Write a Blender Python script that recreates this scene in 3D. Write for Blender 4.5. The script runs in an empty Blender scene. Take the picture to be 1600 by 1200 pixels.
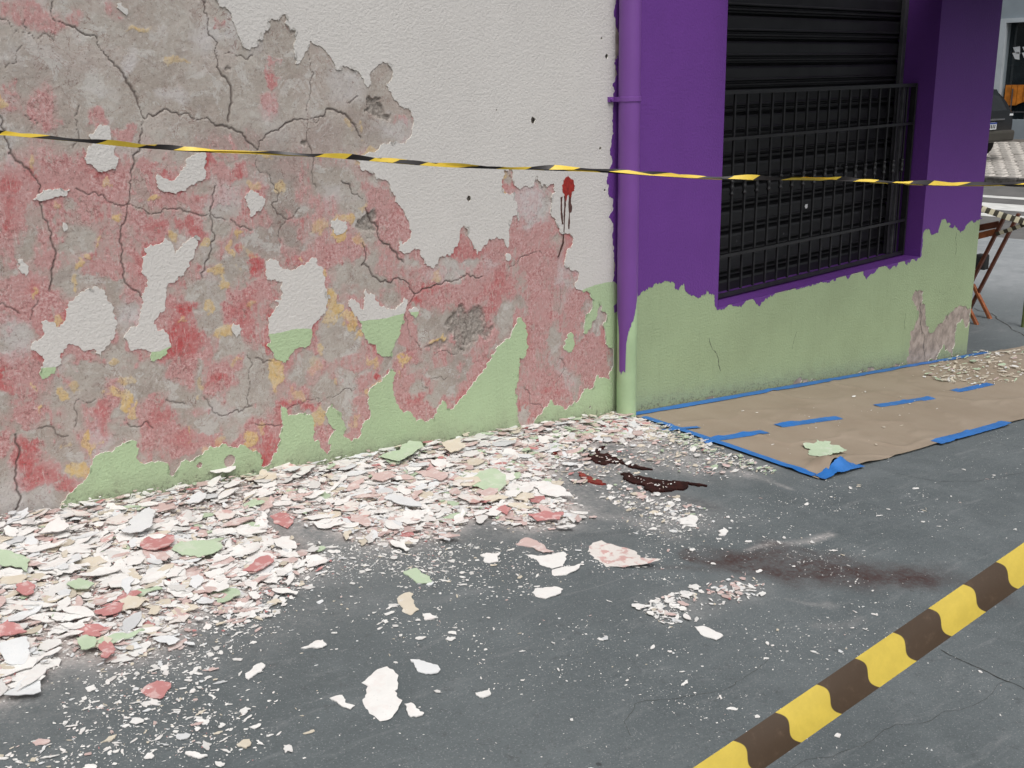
import bpy, bmesh, math, random
import numpy as np
from mathutils import Vector, Matrix
from mathutils.geometry import delaunay_2d_cdt

# ------------------------------------------------------------------ scene, camera, sky, sun
S = bpy.context.scene
COL = S.collection
random.seed(7)
RNG = np.random.default_rng(11)

# world frame: X runs along the street facade, Y goes into it (facade plane Y = 0), Z up, origin at foot of downpipe
CAM = np.array([-3.9624, -3.5533, 1.70])
FWD = np.array([0.64042275, 0.71627387, -0.27714696])
RGT = np.array([0.7413669, -0.67078703, -0.0204909])
UPV = np.array([0.20058369, 0.19234474, 0.96060902])
FPX = 1650.4
cd = bpy.data.cameras.new('camera')
cam = bpy.data.objects.new('camera', cd)
COL.objects.link(cam)
cam.matrix_world = Matrix(((RGT[0], UPV[0], -FWD[0], CAM[0]), (RGT[1], UPV[1], -FWD[1], CAM[1]),
                           (RGT[2], UPV[2], -FWD[2], CAM[2]), (0, 0, 0, 1)))
cd.sensor_width = 36.0
cd.lens = 36.0 * FPX / 1600
cd.clip_start = 0.05
cd.clip_end = 2000
S.camera = cam

SUN_EL, SUN_AZ = math.radians(58), math.radians(200)      # azimuth measured from +Y towards +X
w = bpy.data.worlds.new('World')
S.world = w
w.use_nodes = True
nt = w.node_tree
bg = nt.nodes['Background']
sky = nt.nodes.new('ShaderNodeTexSky')
sky.sky_type = 'NISHITA'
sky.sun_disc = False
sky.sun_elevation = SUN_EL
sky.sun_rotation = SUN_AZ
sky.air_density = 1.0
sky.dust_density = 6.0
sky.ozone_density = 1.0
hsv = nt.nodes.new('ShaderNodeHueSaturation')
hsv.inputs['Saturation'].default_value = 0.22            # overcast: the blue is veiled
nt.links.new(sky.outputs[0], hsv.inputs['Color'])
nt.links.new(hsv.outputs[0], bg.inputs[0])
bg.inputs[1].default_value = 0.15
sd = bpy.data.lights.new('sun', 'SUN')
sd.energy = 1.1
sd.angle = math.radians(40)
sd.color = (1.0, 0.97, 0.93)
so = bpy.data.objects.new('sun', sd)
COL.objects.link(so)
sv = Vector((math.sin(SUN_AZ) * math.cos(SUN_EL), math.cos(SUN_AZ) * math.cos(SUN_EL), math.sin(SUN_EL)))
so.rotation_euler = sv.to_track_quat('Z', 'Y').to_euler()
so.location = (0, -4, 8)
S.view_settings.view_transform = 'Standard'
S.view_settings.look = 'None'
S.view_settings.gamma = 1
S.view_settings.exposure = -0.06
S.cycles.use_denoising = True
S.cycles.max_bounces = 6

# ------------------------------------------------------------------ measuring helpers (survey of the place)
SLX, SLY = -0.108, 0.045


def ray(x, y):
    return FWD + RGT * (x - 800) / FPX - UPV * (y - 600) / FPX


def on_wall(x, y, Y=0.0):
    d = ray(x, y)
    p = CAM + d * (Y - CAM[1]) / d[1]
    return p[0], p[2]


def on_X(x, y, X):
    d = ray(x, y)
    return CAM + d * (X - CAM[0]) / d[0]


def gz(X, Y):
    X = np.asarray(X, float)
    Y = np.asarray(Y, float)
    return np.where(X < 5.0, SLX * np.maximum(X, -7.0), SLX * 5.0 + 0.004 * (np.minimum(X, 10.4) - 5)) + SLY * np.clip(Y, -5, 0.6)


def on_ground(x, y):
    d = ray(x, y)
    t = (SLX * CAM[0] + SLY * CAM[1] - CAM[2]) / (d[2] - SLX * d[0] - SLY * d[1])
    p = CAM + d * t
    return p[0], p[1]


def at_depth(x, y, dep):
    return CAM + ray(x, y) * dep


# ------------------------------------------------------------------ numpy noise
_LAT = np.random.default_rng(3).random((256, 256))


def vnoise(x, y):
    xi = np.floor(x).astype(int)
    yi = np.floor(y).astype(int)
    fx = x - xi
    fy = y - yi
    fx = fx * fx * (3 - 2 * fx)
    fy = fy * fy * (3 - 2 * fy)
    a = _LAT[xi & 255, yi & 255]
    b = _LAT[(xi + 1) & 255, yi & 255]
    c = _LAT[xi & 255, (yi + 1) & 255]
    d = _LAT[(xi + 1) & 255, (yi + 1) & 255]
    return (a * (1 - fx) + b * fx) * (1 - fy) + (c * (1 - fx) + d * fx) * fy


def fbm(x, y, sc, octv=4, off=0.0):
    v = 0
    amp = 0.5
    tot = 0
    for i in range(octv):
        v = v + amp * vnoise(x * sc + off + 17.3 * i, y * sc + off * 1.7 + 9.1 * i)
        tot += amp
        amp *= 0.5
        sc *= 2.03
    return v / tot


def sstep(a, b, x):
    t = np.clip((x - a) / (b - a), 0, 1)
    return t * t * (3 - 2 * t)


def in_poly(px, py, poly):
    inside = np.zeros(np.shape(px), bool)
    n = len(poly)
    for i in range(n):
        x0, y0 = poly[i]
        x1, y1 = poly[(i + 1) % n]
        if y0 == y1:
            continue
        c = ((y0 > py) != (y1 > py)) & (px < (x1 - x0) * (py - y0) / (y1 - y0) + x0)
        inside ^= c
    return inside


def rough(poly, step, amp, seed, closed=True):
    """break a traced outline up the way a flaking edge breaks"""
    rng = np.random.default_rng(seed)
    out = []
    n = len(poly)
    for i in range(n if closed else n - 1):
        seg = [np.array(poly[i], float), np.array(poly[(i + 1) % n], float)]
        L = np.hypot(*(seg[1] - seg[0]))
        lev = 0
        while L / 2 ** lev > step and lev < 6:
            new = []
            for a, b in zip(seg[:-1], seg[1:]):
                d = b - a
                m = (a + b) / 2 + np.array([-d[1], d[0]]) * rng.normal(0, amp)
                new += [a, m]
            seg = new + [seg[-1]]
            lev += 1
        out += seg[:-1]
    if not closed:
        out.append(np.array(poly[-1], float))
    return [tuple(p) for p in out]


# ------------------------------------------------------------------ node material helpers
class N:
    def __init__(s, name):
        s.m = bpy.data.materials.new(name)
        s.m.use_nodes = True
        s.t = s.m.node_tree
        s.b = s.t.nodes['Principled BSDF']
        s.b.inputs['Specular IOR Level'].default_value = 0.3
        s.tc = s.t.nodes.new('ShaderNodeTexCoord')
        s.vec = s.tc.outputs['Object']

    def new(s, typ, **kw):
        n = s.t.nodes.new(typ)
        for k, v in kw.items():
            setattr(n, k, v)
        return n

    def put(s, sock, v):
        if hasattr(v, 'is_linked') or hasattr(v, 'links'):
            s.t.links.new(v, sock)
        elif isinstance(v, (tuple, list)) and len(v) == 3 and sock.type == 'RGBA':
            sock.default_value = (*v, 1)
        else:
            sock.default_value = v

    def mapped(s, scale=(1, 1, 1), rot=(0, 0, 0), loc=None):
        n = s.new('ShaderNodeMapping')
        s.put(n.inputs[0], s.vec)
        n.inputs['Scale'].default_value = scale
        n.inputs['Rotation'].default_value = rot
        if loc is not None:
            s.put(n.inputs['Location'], loc)
        return n.outputs[0]

    def noise(s, scale, det=4, rgh=0.55, dist=0.0, vec=None):
        n = s.new('ShaderNodeTexNoise')
        s.put(n.inputs['Vector'], vec or s.vec)
        n.inputs['Scale'].default_value = scale
        n.inputs['Detail'].default_value = det
        n.inputs['Roughness'].default_value = rgh
        n.inputs['Distortion'].default_value = dist
        return n.outputs['Fac']

    def vor(s, scale, feat='F1', vec=None):
        n = s.new('ShaderNodeTexVoronoi', feature=feat)
        s.put(n.inputs['Vector'], vec or s.vec)
        n.inputs['Scale'].default_value = scale
        return n.outputs['Distance']

    def ramp(s, x, a, b, lo=0.0, hi=1.0):
        n = s.new('ShaderNodeMapRange', interpolation_type='SMOOTHSTEP')
        s.put(n.inputs[0], x)
        for i, v in enumerate((a, b, lo, hi)):
            s.put(n.inputs[i + 1], v)
        return n.outputs[0]

    def mix(s, f, a, b, mode='MIX'):
        n = s.new('ShaderNodeMix', data_type='RGBA', blend_type=mode)
        s.put(n.inputs[0], f)
        s.put(n.inputs[6], a)
        s.put(n.inputs[7], b)
        return n.outputs[2]

    def math(s, op, a, b=0.0, clamp=False):
        n = s.new('ShaderNodeMath', operation=op, use_clamp=clamp)
        s.put(n.inputs[0], a)
        s.put(n.inputs[1], b)
        return n.outputs[0]

    def attr(s, name):
        n = s.new('ShaderNodeAttribute', attribute_name=name)
        return n.outputs['Fac']

    def rnd(s):
        return s.new('ShaderNodeObjectInfo').outputs['Random']

    def bump(s, h, strength=0.5, dist=0.002, base=None):
        n = s.new('ShaderNodeBump')
        n.inputs['Strength'].default_value = strength
        n.inputs['Distance'].default_value = dist
        s.put(n.inputs['Height'], h)
        if base is not None:
            s.put(n.inputs['Normal'], base)
        return n.outputs[0]

    def done(s, col, rgh=0.7, nrm=None, spec=None, metal=None):
        s.put(s.b.inputs['Base Color'], col)
        s.put(s.b.inputs['Roughness'], rgh)
        if nrm is not None:
            s.put(s.b.inputs['Normal'], nrm)
        if spec is not None:
            s.b.inputs['Specular IOR Level'].default_value = spec
        if metal is not None:
            s.b.inputs['Metallic'].default_value = metal
        return s.m


def lin(r, g, b):
    f = lambda c: (c / 255 / 12.92) if c <= 10 else ((c / 255 + 0.055) / 1.055) ** 2.4
    return (f(r), f(g), f(b))


MAT = {}


def plain(name, col, rgh=0.6, var=0.12, scale=9.0, bump=0.15, bscale=90, bdist=0.001, spec=0.3, metal=None):
    n = N(name)
    a = n.noise(scale, 5, 0.6)
    dk = tuple(c * (1 - var) for c in col)
    lt = tuple(min(1, c * (1 + var)) for c in col)
    c = n.mix(n.ramp(a, 0.3, 0.7), dk, lt)
    nb = n.bump(n.noise(bscale, 3), bump, bdist) if bump else None
    MAT[name] = n.done(c, rgh, nb, spec, metal)
    return MAT[name]


def paint_mat(name, col, dirt, grain=1.0, dirt_amt=0.5, streak=0.3, rgh=0.6):
    """roller-applied masonry paint: stippled grain, soft grime, run-down streaks"""
    n = N(name)
    big = n.noise(1.6, 5, 0.6)
    mid = n.noise(9, 5, 0.65)
    st = n.noise(6, 4, 0.6, vec=n.mapped((5, 5, 0.5)))
    c = n.mix(n.ramp(big, 0.35, 0.75, 0, dirt_amt), col, dirt)
    c = n.mix(n.ramp(st, 0.5, 0.8, 0, streak), c, dirt)
    c = n.mix(n.ramp(mid, 0.3, 0.75, 0.0, 0.25), c, tuple(min(1, v * 1.12) for v in col))
    sp = n.noise(140, 2, 0.5)
    c = n.mix(n.ramp(sp, 0.66, 0.74, 0, 0.45), c, tuple(v * 0.45 for v in dirt))
    # rain-splash dirt along the foot of the wall
    sp_ = n.new('ShaderNodeSeparateXYZ')
    n.put(sp_.inputs[0], n.vec)
    hg = n.math('ADD', sp_.outputs[2], n.math('MULTIPLY', sp_.outputs[0], 0.108))
    dz = n.math('ADD', hg, n.math('MULTIPLY', n.math('SUBTRACT', n.noise(16, 5, 0.7), 0.5), 0.22))
    c = n.mix(n.ramp(dz, 0.14, -0.02, 0, 0.38), c, (0.21, 0.20, 0.155))
    c = n.mix(n.math('MULTIPLY', n.ramp(dz, 0.07, -0.01), n.ramp(n.noise(60, 4, 0.7), 0.5, 0.6, 0, 0.8)), c, (0.11, 0.10, 0.08))
    h = n.math('ADD', n.math('MULTIPLY', n.noise(150, 2, 0.5), 0.6), n.math('MULTIPLY', n.noise(78, 2, 0.5), 1.0))
    MAT[name] = n.done(c, rgh, n.bump(h, 0.62 * grain, 0.006), 0.25)
    return MAT[name]


paint_mat('white_paint', (0.535, 0.518, 0.497), (0.465, 0.447, 0.43), 0.85, 0.5, 0.3)
paint_mat('green_paint', (0.375, 0.485, 0.298), (0.315, 0.395, 0.245), 0.9, 0.6, 0.5)
paint_mat('green_paint_street', (0.315, 0.400, 0.240), (0.255, 0.315, 0.19), 0.9, 0.6, 0.55)
paint_mat('purple_paint', (0.128, 0.041, 0.236), (0.106, 0.035, 0.198), 0.6, 0.5, 0.25, 0.45)
plain('purple_pipe', (0.160, 0.058, 0.265), 0.36, 0.05, 3, 0.05, 40, 0.001, 0.45)
plain('green_pipe', (0.36, 0.49, 0.29), 0.4, 0.12, 4, 0.08, 60, 0.001, 0.4)
plain('paint_edge', (0.70, 0.68, 0.62), 0.8, 0.08, 40)
plain('shutter_metal', (0.0105, 0.0107, 0.0118), 0.40, 0.35, 7, 0.2, 160, 0.0008, 0.4)
plain('grille_metal', (0.013, 0.013, 0.014), 0.38, 0.3, 20, 0.2, 160, 0.0008, 0.5)
plain('guide_metal', (0.06, 0.06, 0.065), 0.45, 0.3, 12, 0.1, 100, 0.0008, 0.5)
plain('dark_room', (0.01, 0.01, 0.01), 0.9, 0.1, 4, 0)
plain('blue_tape', (0.028, 0.155, 0.46), 0.42, 0.10, 14, 0.35, 120, 0.001, 0.4)
plain('chair_wood', (0.12, 0.040, 0.022), 0.5, 0.3, 14, 0.1, 60, 0.001)
plain('chair_wood_light', (0.30, 0.10, 0.04), 0.5, 0.3, 14, 0.1, 60, 0.001)
plain('car_paint', (0.018, 0.019, 0.021), 0.14, 0.05, 2, 0, spec=0.7)
plain('car_plastic', (0.055, 0.052, 0.045), 0.5, 0.1, 5)
plain('black_rubber', (0.012, 0.012, 0.012), 0.75, 0.2, 20)
plain('chrome', (0.6, 0.6, 0.62), 0.2, 0.05, 5, 0, metal=1.0)
plain('car_glass', (0.01, 0.012, 0.014), 0.06, 0.05, 2, 0, spec=0.8)
plain('tail_red', (0.22, 0.012, 0.012), 0.15, 0.1, 5, 0, spec=0.7)
plain('plate_white', (0.62, 0.64, 0.66), 0.5, 0.03, 5, 0)
plain('plate_blue', (0.02, 0.05, 0.25), 0.5, 0.03, 5, 0)
plain('grey_render', (0.23, 0.27, 0.30), 0.8, 0.06, 2, 0.2, 60, 0.002)
plain('pale_trim', (0.40, 0.44, 0.47), 0.6, 0.05, 4, 0)
plain('window_glass', (0.012, 0.017, 0.020), 0.08, 0.2, 2, 0, spec=0.6)
plain('orange_reflection', (0.46, 0.155, 0.018), 0.45, 0.35, 5, 0.1, 30, 0.002)  # orange of the reflected vehicle, laid on as solid colour
plain('bar_dark', (0.012, 0.013, 0.014), 0.5, 0.1, 8, 0)
plain('post_green', (0.09, 0.12, 0.04), 0.5, 0.2, 8, 0.1)
plain('road_paint', (0.62, 0.62, 0.60), 0.7, 0.12, 7, 0.3)
plain('kerb_stone', (0.075, 0.07, 0.065), 0.85, 0.45, 9, 0.5, 40, 0.006)
plain('asphalt', (0.13, 0.128, 0.125), 0.9, 0.15, 2.5, 0.5, 120, 0.004)
plain('cobble', (0.40, 0.375, 0.345), 0.85, 0.3, 3, 0.4, 40, 0.004)
plain('cobble_joint', (0.14, 0.125, 0.11), 0.9, 0.3, 9, 0.4)
plain('pale_concrete', (0.32, 0.335, 0.345), 0.85, 0.10, 2.5, 0.35, 70, 0.003)
plain('drip_red', (0.26, 0.022, 0.016), 0.42, 0.3, 60, 0.3, 90, 0.002, 0.4)
plain('drip_dark', (0.075, 0.035, 0.03), 0.6, 0.3, 60, 0)
plain('spill_dark', (0.026, 0.0068, 0.0060), 0.62, 0.5, 30, 0.4, 60, 0.002, 0.18)
plain('spill_red', (0.20, 0.022, 0.017), 0.35, 0.5, 40, 0.4, 80, 0.002, 0.4)
plain('hole_dark', (0.05, 0.048, 0.045), 0.9, 0.4, 60, 0.5, 90, 0.003)
plain('old_render', (0.30, 0.27, 0.235), 0.9, 0.2, 8, 0.5, 60, 0.004)
plain('bare_patch', (0.33, 0.28, 0.25), 0.9, 0.3, 14, 0.6, 60, 0.004)


def chip_mat(name, col, other, amt):
    n = N(name)
    v = n.new('ShaderNodeNewGeometry').outputs['Position']
    tone = n.attr('tone')
    a = n.noise(26, 5, 0.62, 0.4, v)
    c = n.mix(n.ramp(a, 0.5, 0.62, 0, amt), col, other)
    c = n.mix(n.ramp(n.noise(14, 4, 0.6, 0, v), 0.3, 0.7, 0, 0.35), c, tuple(x * 0.8 for x in col))
    c = n.mix(n.math('MULTIPLY', tone, 0.5), c, tuple(x * 0.55 for x in col))
    c = n.mix(n.ramp(n.noise(150, 3, 0.6, 0, v), 0.62, 0.75, 0, 0.35), c, tuple(x * 0.5 for x in col))
    MAT[name] = n.done(c, 0.65, n.bump(n.noise(110, 4, 0.6, 0, v), 0.5, 0.002), 0.25)


chip_mat('chip_white', (0.79, 0.78, 0.755), (0.75, 0.69, 0.66), 0.5)
chip_mat('chip_grey', (0.715, 0.73, 0.735), (0.75, 0.75, 0.745), 0.4)
chip_mat('chip_cream', (0.66, 0.595, 0.485), (0.70, 0.66, 0.59), 0.7)
chip_mat('chip_pink', (0.60, 0.455, 0.425), (0.70, 0.63, 0.60), 0.9)
chip_mat('chip_red', (0.52, 0.235, 0.228), (0.68, 0.50, 0.48), 1.0)
chip_mat('chip_green', (0.47, 0.575, 0.41), (0.57, 0.62, 0.51), 0.7)
chip_mat('chip_mixed', (0.72, 0.68, 0.64), (0.56, 0.30, 0.275), 0.95)
CHIPS = ['chip_white', 'chip_grey', 'chip_cream', 'chip_pink', 'chip_red', 'chip_green', 'chip_mixed']


def plaster_mat():
    n = N('plaster')
    red, yel, pale, crk, dark, hole, hot = [n.attr(k) for k in ('red', 'yellow', 'pale', 'crack', 'dark', 'hole', 'hot')]
    a = n.noise(4, 6, 0.7)
    b = n.noise(26, 6, 0.72)
    f = n.noise(105, 5, 0.72)
    g = n.noise(60, 5, 0.75, 0.6, n.mapped((1, 1, 0.45)))
    c = n.mix(n.ramp(a, 0.3, 0.7), (0.325, 0.285, 0.250), (0.415, 0.385, 0.350))
    c = n.mix(n.ramp(b, 0.50, 0.64, 0, 0.5), c, (0.46, 0.44, 0.415))
    c = n.mix(n.ramp(n.noise(13, 5, 0.7, 0.8), 0.54, 0.64, 0, 0.5), c, (0.30, 0.262, 0.235))
    c = n.mix(n.math('MULTIPLY', dark, n.ramp(b, 0.25, 0.6, 0.55, 1.0)), c, (0.275, 0.228, 0.208))
    # crisp-edged scraps of old filler, light and dark
    e1 = n.noise(7.5, 8, 0.72, 0.5)
    c = n.mix(n.ramp(e1, 0.555, 0.575, 0, 0.6), c, (0.475, 0.46, 0.44))
    e2 = n.noise(9.5, 8, 0.7, 0.9, n.mapped((1, 1, 0.8), loc=(3.1, 1.7, 5.2)))
    c = n.mix(n.ramp(e2, 0.585, 0.60, 0, 0.55), c, (0.285, 0.245, 0.215))
    # haze of pink rubbed into the plaster
    c = n.mix(n.math('MULTIPLY', n.ramp(red, 0, 0.75), n.ramp(a, 0.3, 0.7, 0.45, 0.80)), c, (0.43, 0.270, 0.255))
    # pink-red distemper skin, worn through in ragged specks and runs
    st = n.noise(30, 5, 0.7, 0.3, n.mapped((1.6, 1, 0.28)))
    val = n.math('ADD', n.math('MULTIPLY', red, 0.85), n.math('ADD', n.math('MULTIPLY', n.math('SUBTRACT', b, 0.5), 1.7), n.math('ADD', n.math('MULTIPLY', n.math('SUBTRACT', g, 0.5), 1.5), n.math('MULTIPLY', n.math('SUBTRACT', st, 0.5), 1.5))))
    m = n.ramp(val, 0.40, 0.68)
    pk = n.mix(n.ramp(f, 0.36, 0.62), (0.355, 0.135, 0.133), (0.525, 0.335, 0.325))
    pk = n.mix(n.ramp(e1, 0.42, 0.56, 0, 0.8), pk, (0.435, 0.250, 0.240))
    pk = n.mix(n.math('MULTIPLY', hot, n.ramp(g, 0.36, 0.66, 1.0, 0.35)), pk, (0.40, 0.034, 0.040))
    c = n.mix(n.math('MULTIPLY', m, n.ramp(red, 0.05, 0.35, 0.0, 0.9)), c, pk)
    c = n.mix(n.math('MULTIPLY', pale, n.ramp(b, 0.35, 0.6, 1.0, 0.6)), c, (0.505, 0.482, 0.482))
    yc = n.mix(n.ramp(b, 0.38, 0.62), (0.56, 0.375, 0.130), (0.58, 0.45, 0.26))
    c = n.mix(n.math('MULTIPLY', yel, n.ramp(g, 0.36, 0.56, 1.0, 0.72)), c, yc)
    # hairline scribbles and scratches
    for sc_, off_, amt_ in ((15, 0.0, 0.75), (33, 4.4, 0.6)):
        rn = n.noise(sc_, 4, 0.62, 0.6, n.mapped((1, 1, 0.85), loc=(off_, 2.0, off_)))
        ln = n.ramp(n.math('ABSOLUTE', n.math('SUBTRACT', rn, 0.5)), 0.0, 0.013, 1, 0)
        c = n.mix(n.math('MULTIPLY', ln, n.ramp(n.noise(5, 3, 0.6, 0, n.mapped((1, 1, 1), loc=(off_, 7.0, 1.0))), 0.50, 0.60, 0, amt_)), c, (0.19, 0.115, 0.10))
    sc2 = n.noise(70, 4, 0.65, 0.2, n.mapped((2.2, 1, 0.22)))
    c = n.mix(n.math('MULTIPLY', n.ramp(sc2, 0.59, 0.69, 0, 0.4), n.ramp(red, 0.2, 0.7)), c, (0.58, 0.50, 0.475))
    # scattered white flecks, brown pits
    fl = n.math('MULTIPLY', n.ramp(n.vor(70), 0.0, 0.17, 1, 0), n.ramp(n.noise(11, 4, 0.65), 0.53, 0.62))
    c = n.mix(n.math('MULTIPLY', fl, 0.8), c, (0.60, 0.575, 0.56))
    c = n.mix(n.ramp(g, 0.63, 0.70, 0, 0.45), c, (0.56, 0.50, 0.475))
    c = n.mix(n.ramp(f, 0.43, 0.32, 0, 0.7), c, (0.180, 0.132, 0.118))
    c = n.mix(n.ramp(f, 0.58, 0.68, 0, 0.4), c, (0.60, 0.555, 0.53))
    c = n.mix(n.math('MULTIPLY', n.ramp(n.vor(38), 0.03, 0.10, 1, 0), n.ramp(n.noise(8, 3), 0.5, 0.62, 0, 0.8)), c, (0.16, 0.125, 0.11))
    c = n.mix(n.math('MULTIPLY', hole, 0.8), c, n.mix(n.ramp(f, 0.35, 0.65), (0.15, 0.13, 0.115), (0.33, 0.30, 0.27)))
    c = n.mix(n.math('MULTIPLY', crk, 0.85), c, (0.105, 0.082, 0.074))
    h = n.math('ADD', n.math('MULTIPLY', b, 1.0), n.math('ADD', n.math('MULTIPLY', f, 0.45), n.math('MULTIPLY', g, 0.5)))
    return n.done(c, 0.85, n.bump(h, 0.75, 0.006), 0.2)


MAT['plaster'] = plaster_mat()


def pavement_mat():
    n = N('pavement_concrete')
    dust, stain, grime, fresh, pale = [n.attr(k) for k in ('dust', 'stain', 'grime', 'fresh', 'pale')]
    a = n.noise(0.9, 5, 0.6)
    b = n.noise(7, 6, 0.65)
    f = n.noise(190, 3, 0.65)
    g = n.noise(60, 4, 0.7)
    sweep = n.noise(3.2, 5, 0.7, 1.2, n.mapped((1.0, 5.5, 1), (0, 0, 0.5)))
    c = n.mix(n.ramp(a, 0.3, 0.7), (0.095, 0.111, 0.116), (0.128, 0.146, 0.151))
    c = n.mix(n.ramp(b, 0.45, 0.75, 0, 0.5), c, (0.152, 0.171, 0.177))
    c = n.mix(n.ramp(sweep, 0.52, 0.75, 0, 0.42), c, (0.225, 0.235, 0.238))
    c = n.mix(n.ramp(f, 0.58, 0.72, 0, 0.7), c, (0.33, 0.34, 0.34))
    c = n.mix(n.ramp(f, 0.42, 0.30, 0, 0.6), c, (0.058, 0.064, 0.067))
    c = n.mix(n.ramp(n.noise(24, 6, 0.78), 0.44, 0.32, 0, 0.6), c, (0.070, 0.077, 0.080))
    c = n.mix(n.ramp(n.noise(42, 6, 0.78, 0.5, n.mapped((1, 2.2, 1), (0, 0, 0.35))), 0.56, 0.68, 0, 0.45), c, (0.225, 0.236, 0.24))
    c = n.mix(n.ramp(n.vor(95), 0.10, 0.20, 0.55, 0), c, n.mix(n.ramp(n.noise(50, 2), 0.45, 0.55), (0.06, 0.065, 0.068), (0.33, 0.335, 0.335)))
    # ground-in plaster dust
    dd = n.math('MULTIPLY', dust, n.ramp(n.math('ADD', n.math('MULTIPLY', g, 0.6), n.math('MULTIPLY', b, 0.5)), 0.40, 0.68, 0.15, 1.0))
    c = n.mix(dd, c, (0.43, 0.405, 0.39))
    c = n.mix(n.math('MULTIPLY', n.ramp(g, 0.60, 0.70), n.math('MULTIPLY', dust, 0.8)), c, (0.58, 0.55, 0.52))
    crumb = n.mix(n.ramp(n.vor(120), 0.25, 0.6), (0.68, 0.635, 0.605), (0.40, 0.345, 0.325))
    c = n.mix(n.math('MULTIPLY', fresh, n.ramp(n.math('ADD', n.math('MULTIPLY', g, 0.5), n.math('MULTIPLY', b, 0.5)), 0.36, 0.54, 0.55, 1.0)), c, crumb)
    c = n.mix(n.math('MULTIPLY', pale, n.ramp(b, 0.3, 0.7, 0.6, 1.0)), c, (0.30, 0.315, 0.325))
    # old brown-red spill soaked into the concrete
    c = n.mix(n.math('MULTIPLY', stain, n.ramp(n.math('ADD', n.math('MULTIPLY', g, 0.5), n.math('MULTIPLY', b, 0.5)), 0.36, 0.60, 1.0, 0.38)), c, (0.058, 0.033, 0.030))
    c = n.mix(n.math('MULTIPLY', grime, 0.7), c, (0.045, 0.048, 0.05))
    # small dark drips
    dr = n.math('MULTIPLY', n.ramp(n.vor(7.5), 0.045, 0.07, 1, 0), n.ramp(n.noise(2.2, 2), 0.5, 0.6))
    c = n.mix(n.math('MULTIPLY', dr, 0.8), c, (0.035, 0.035, 0.036))
    h = n.math('ADD', n.math('MULTIPLY', f, 0.5), n.math('MULTIPLY', b, 0.6))
    return n.done(c, n.ramp(b, 0.3, 0.7, 0.62, 0.82), n.bump(h, 0.6, 0.004), 0.3)


MAT['pavement_concrete'] = pavement_mat()


def kraft_mat():
    n = N('kraft_paper')
    a = n.noise(3, 5, 0.6)
    b = n.noise(60, 4, 0.6, vec=n.mapped((1, 9, 1)))
    c = n.mix(n.ramp(a, 0.3, 0.7), (0.285, 0.228, 0.172), (0.325, 0.266, 0.205))
    c = n.mix(n.ramp(b, 0.4, 0.7, 0, 0.25), c, (0.31, 0.255, 0.19))
    c = n.mix(n.ramp(n.noise(14, 5, 0.7), 0.64, 0.8, 0, 0.35), c, (0.20, 0.155, 0.12))
    MAT['kraft_paper'] = n.done(c, 0.6, n.bump(n.math('ADD', n.noise(9, 4, 0.6, 1.0), n.math('MULTIPLY', n.noise(40, 3), 0.3)), 0.35, 0.006), 0.3)


kraft_mat()


def stripe_mat(name, yel, blk, skew, wave, fade=None):
    """printed barrier film: u runs along the tape in stripe periods, v across it"""
    n = N(name)
    u = n.attr('along')
    v = n.attr('across')
    sv_ = n.math('ADD', u, n.math('MULTIPLY', v, skew))
    sv_ = n.math('ADD', sv_, n.math('MULTIPLY', n.math('SINE', n.math('MULTIPLY', v, 6.283)), wave))
    fr = n.math('FRACT', sv_)
    k = n.math('MULTIPLY', n.ramp(fr, 0.0, 0.012), n.ramp(fr, 0.494, 0.506, 1, 0))
    wear = n.noise(30, 5, 0.7)
    y2 = n.mix(n.ramp(wear, 0.35, 0.7), yel, tuple(min(1, c * 1.12) for c in yel))
    b2 = n.mix(n.ramp(n.noise(45, 5, 0.75), 0.5, 0.8, 0, 0.5), blk, tuple(c * 2.2 + 0.012 for c in blk))
    MAT[name] = n.done(n.mix(k, y2, b2), 0.38, n.bump(n.noise(25, 3), 0.25, 0.003), 0.45)


stripe_mat('tape_print', (0.525, 0.395, 0.062), (0.058, 0.036, 0.021), 0.12, 0.045)
stripe_mat('tape_print_far', (0.66, 0.47, 0.05), (0.014, 0.011, 0.011), 0.42, 0.03)
stripe_mat('tape_print_old', (0.62, 0.58, 0.42), (0.06, 0.055, 0.04), 0.06, 0.0)

# ------------------------------------------------------------------ object helpers


def tag(o, label=None, cat=None, group=None, kind=None):
    for k, v in (('label', label), ('category', cat), ('group', group), ('kind', kind)):
        if v:
            o[k] = v
    return o


def empty(name, loc, label, cat, group=None):
    o = bpy.data.objects.new(name, None)
    o.empty_display_size = 0.2
    COL.objects.link(o)
    o.location = loc
    return tag(o, label, cat, group)


def link(name, me, mats, parent=None, smooth=False):
    if isinstance(mats, str):
        mats = [mats]
    for m in mats:
        me.materials.append(MAT[m])
    o = bpy.data.objects.new(name, me)
    COL.objects.link(o)
    if parent is not None:
        o.parent = parent
        pm = Matrix.Identity(4)
        q = parent
        chain = []
        while q is not None:
            chain.append(q)
            q = q.parent
        for q in reversed(chain):
            pm = pm @ q.matrix_parent_inverse @ Matrix.LocRotScale(q.location, q.rotation_euler, q.scale)
        o.matrix_parent_inverse = pm.inverted()
    if smooth:
        me.polygons.foreach_set('use_smooth', np.ones(len(me.polygons), bool))
    return o


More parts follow.
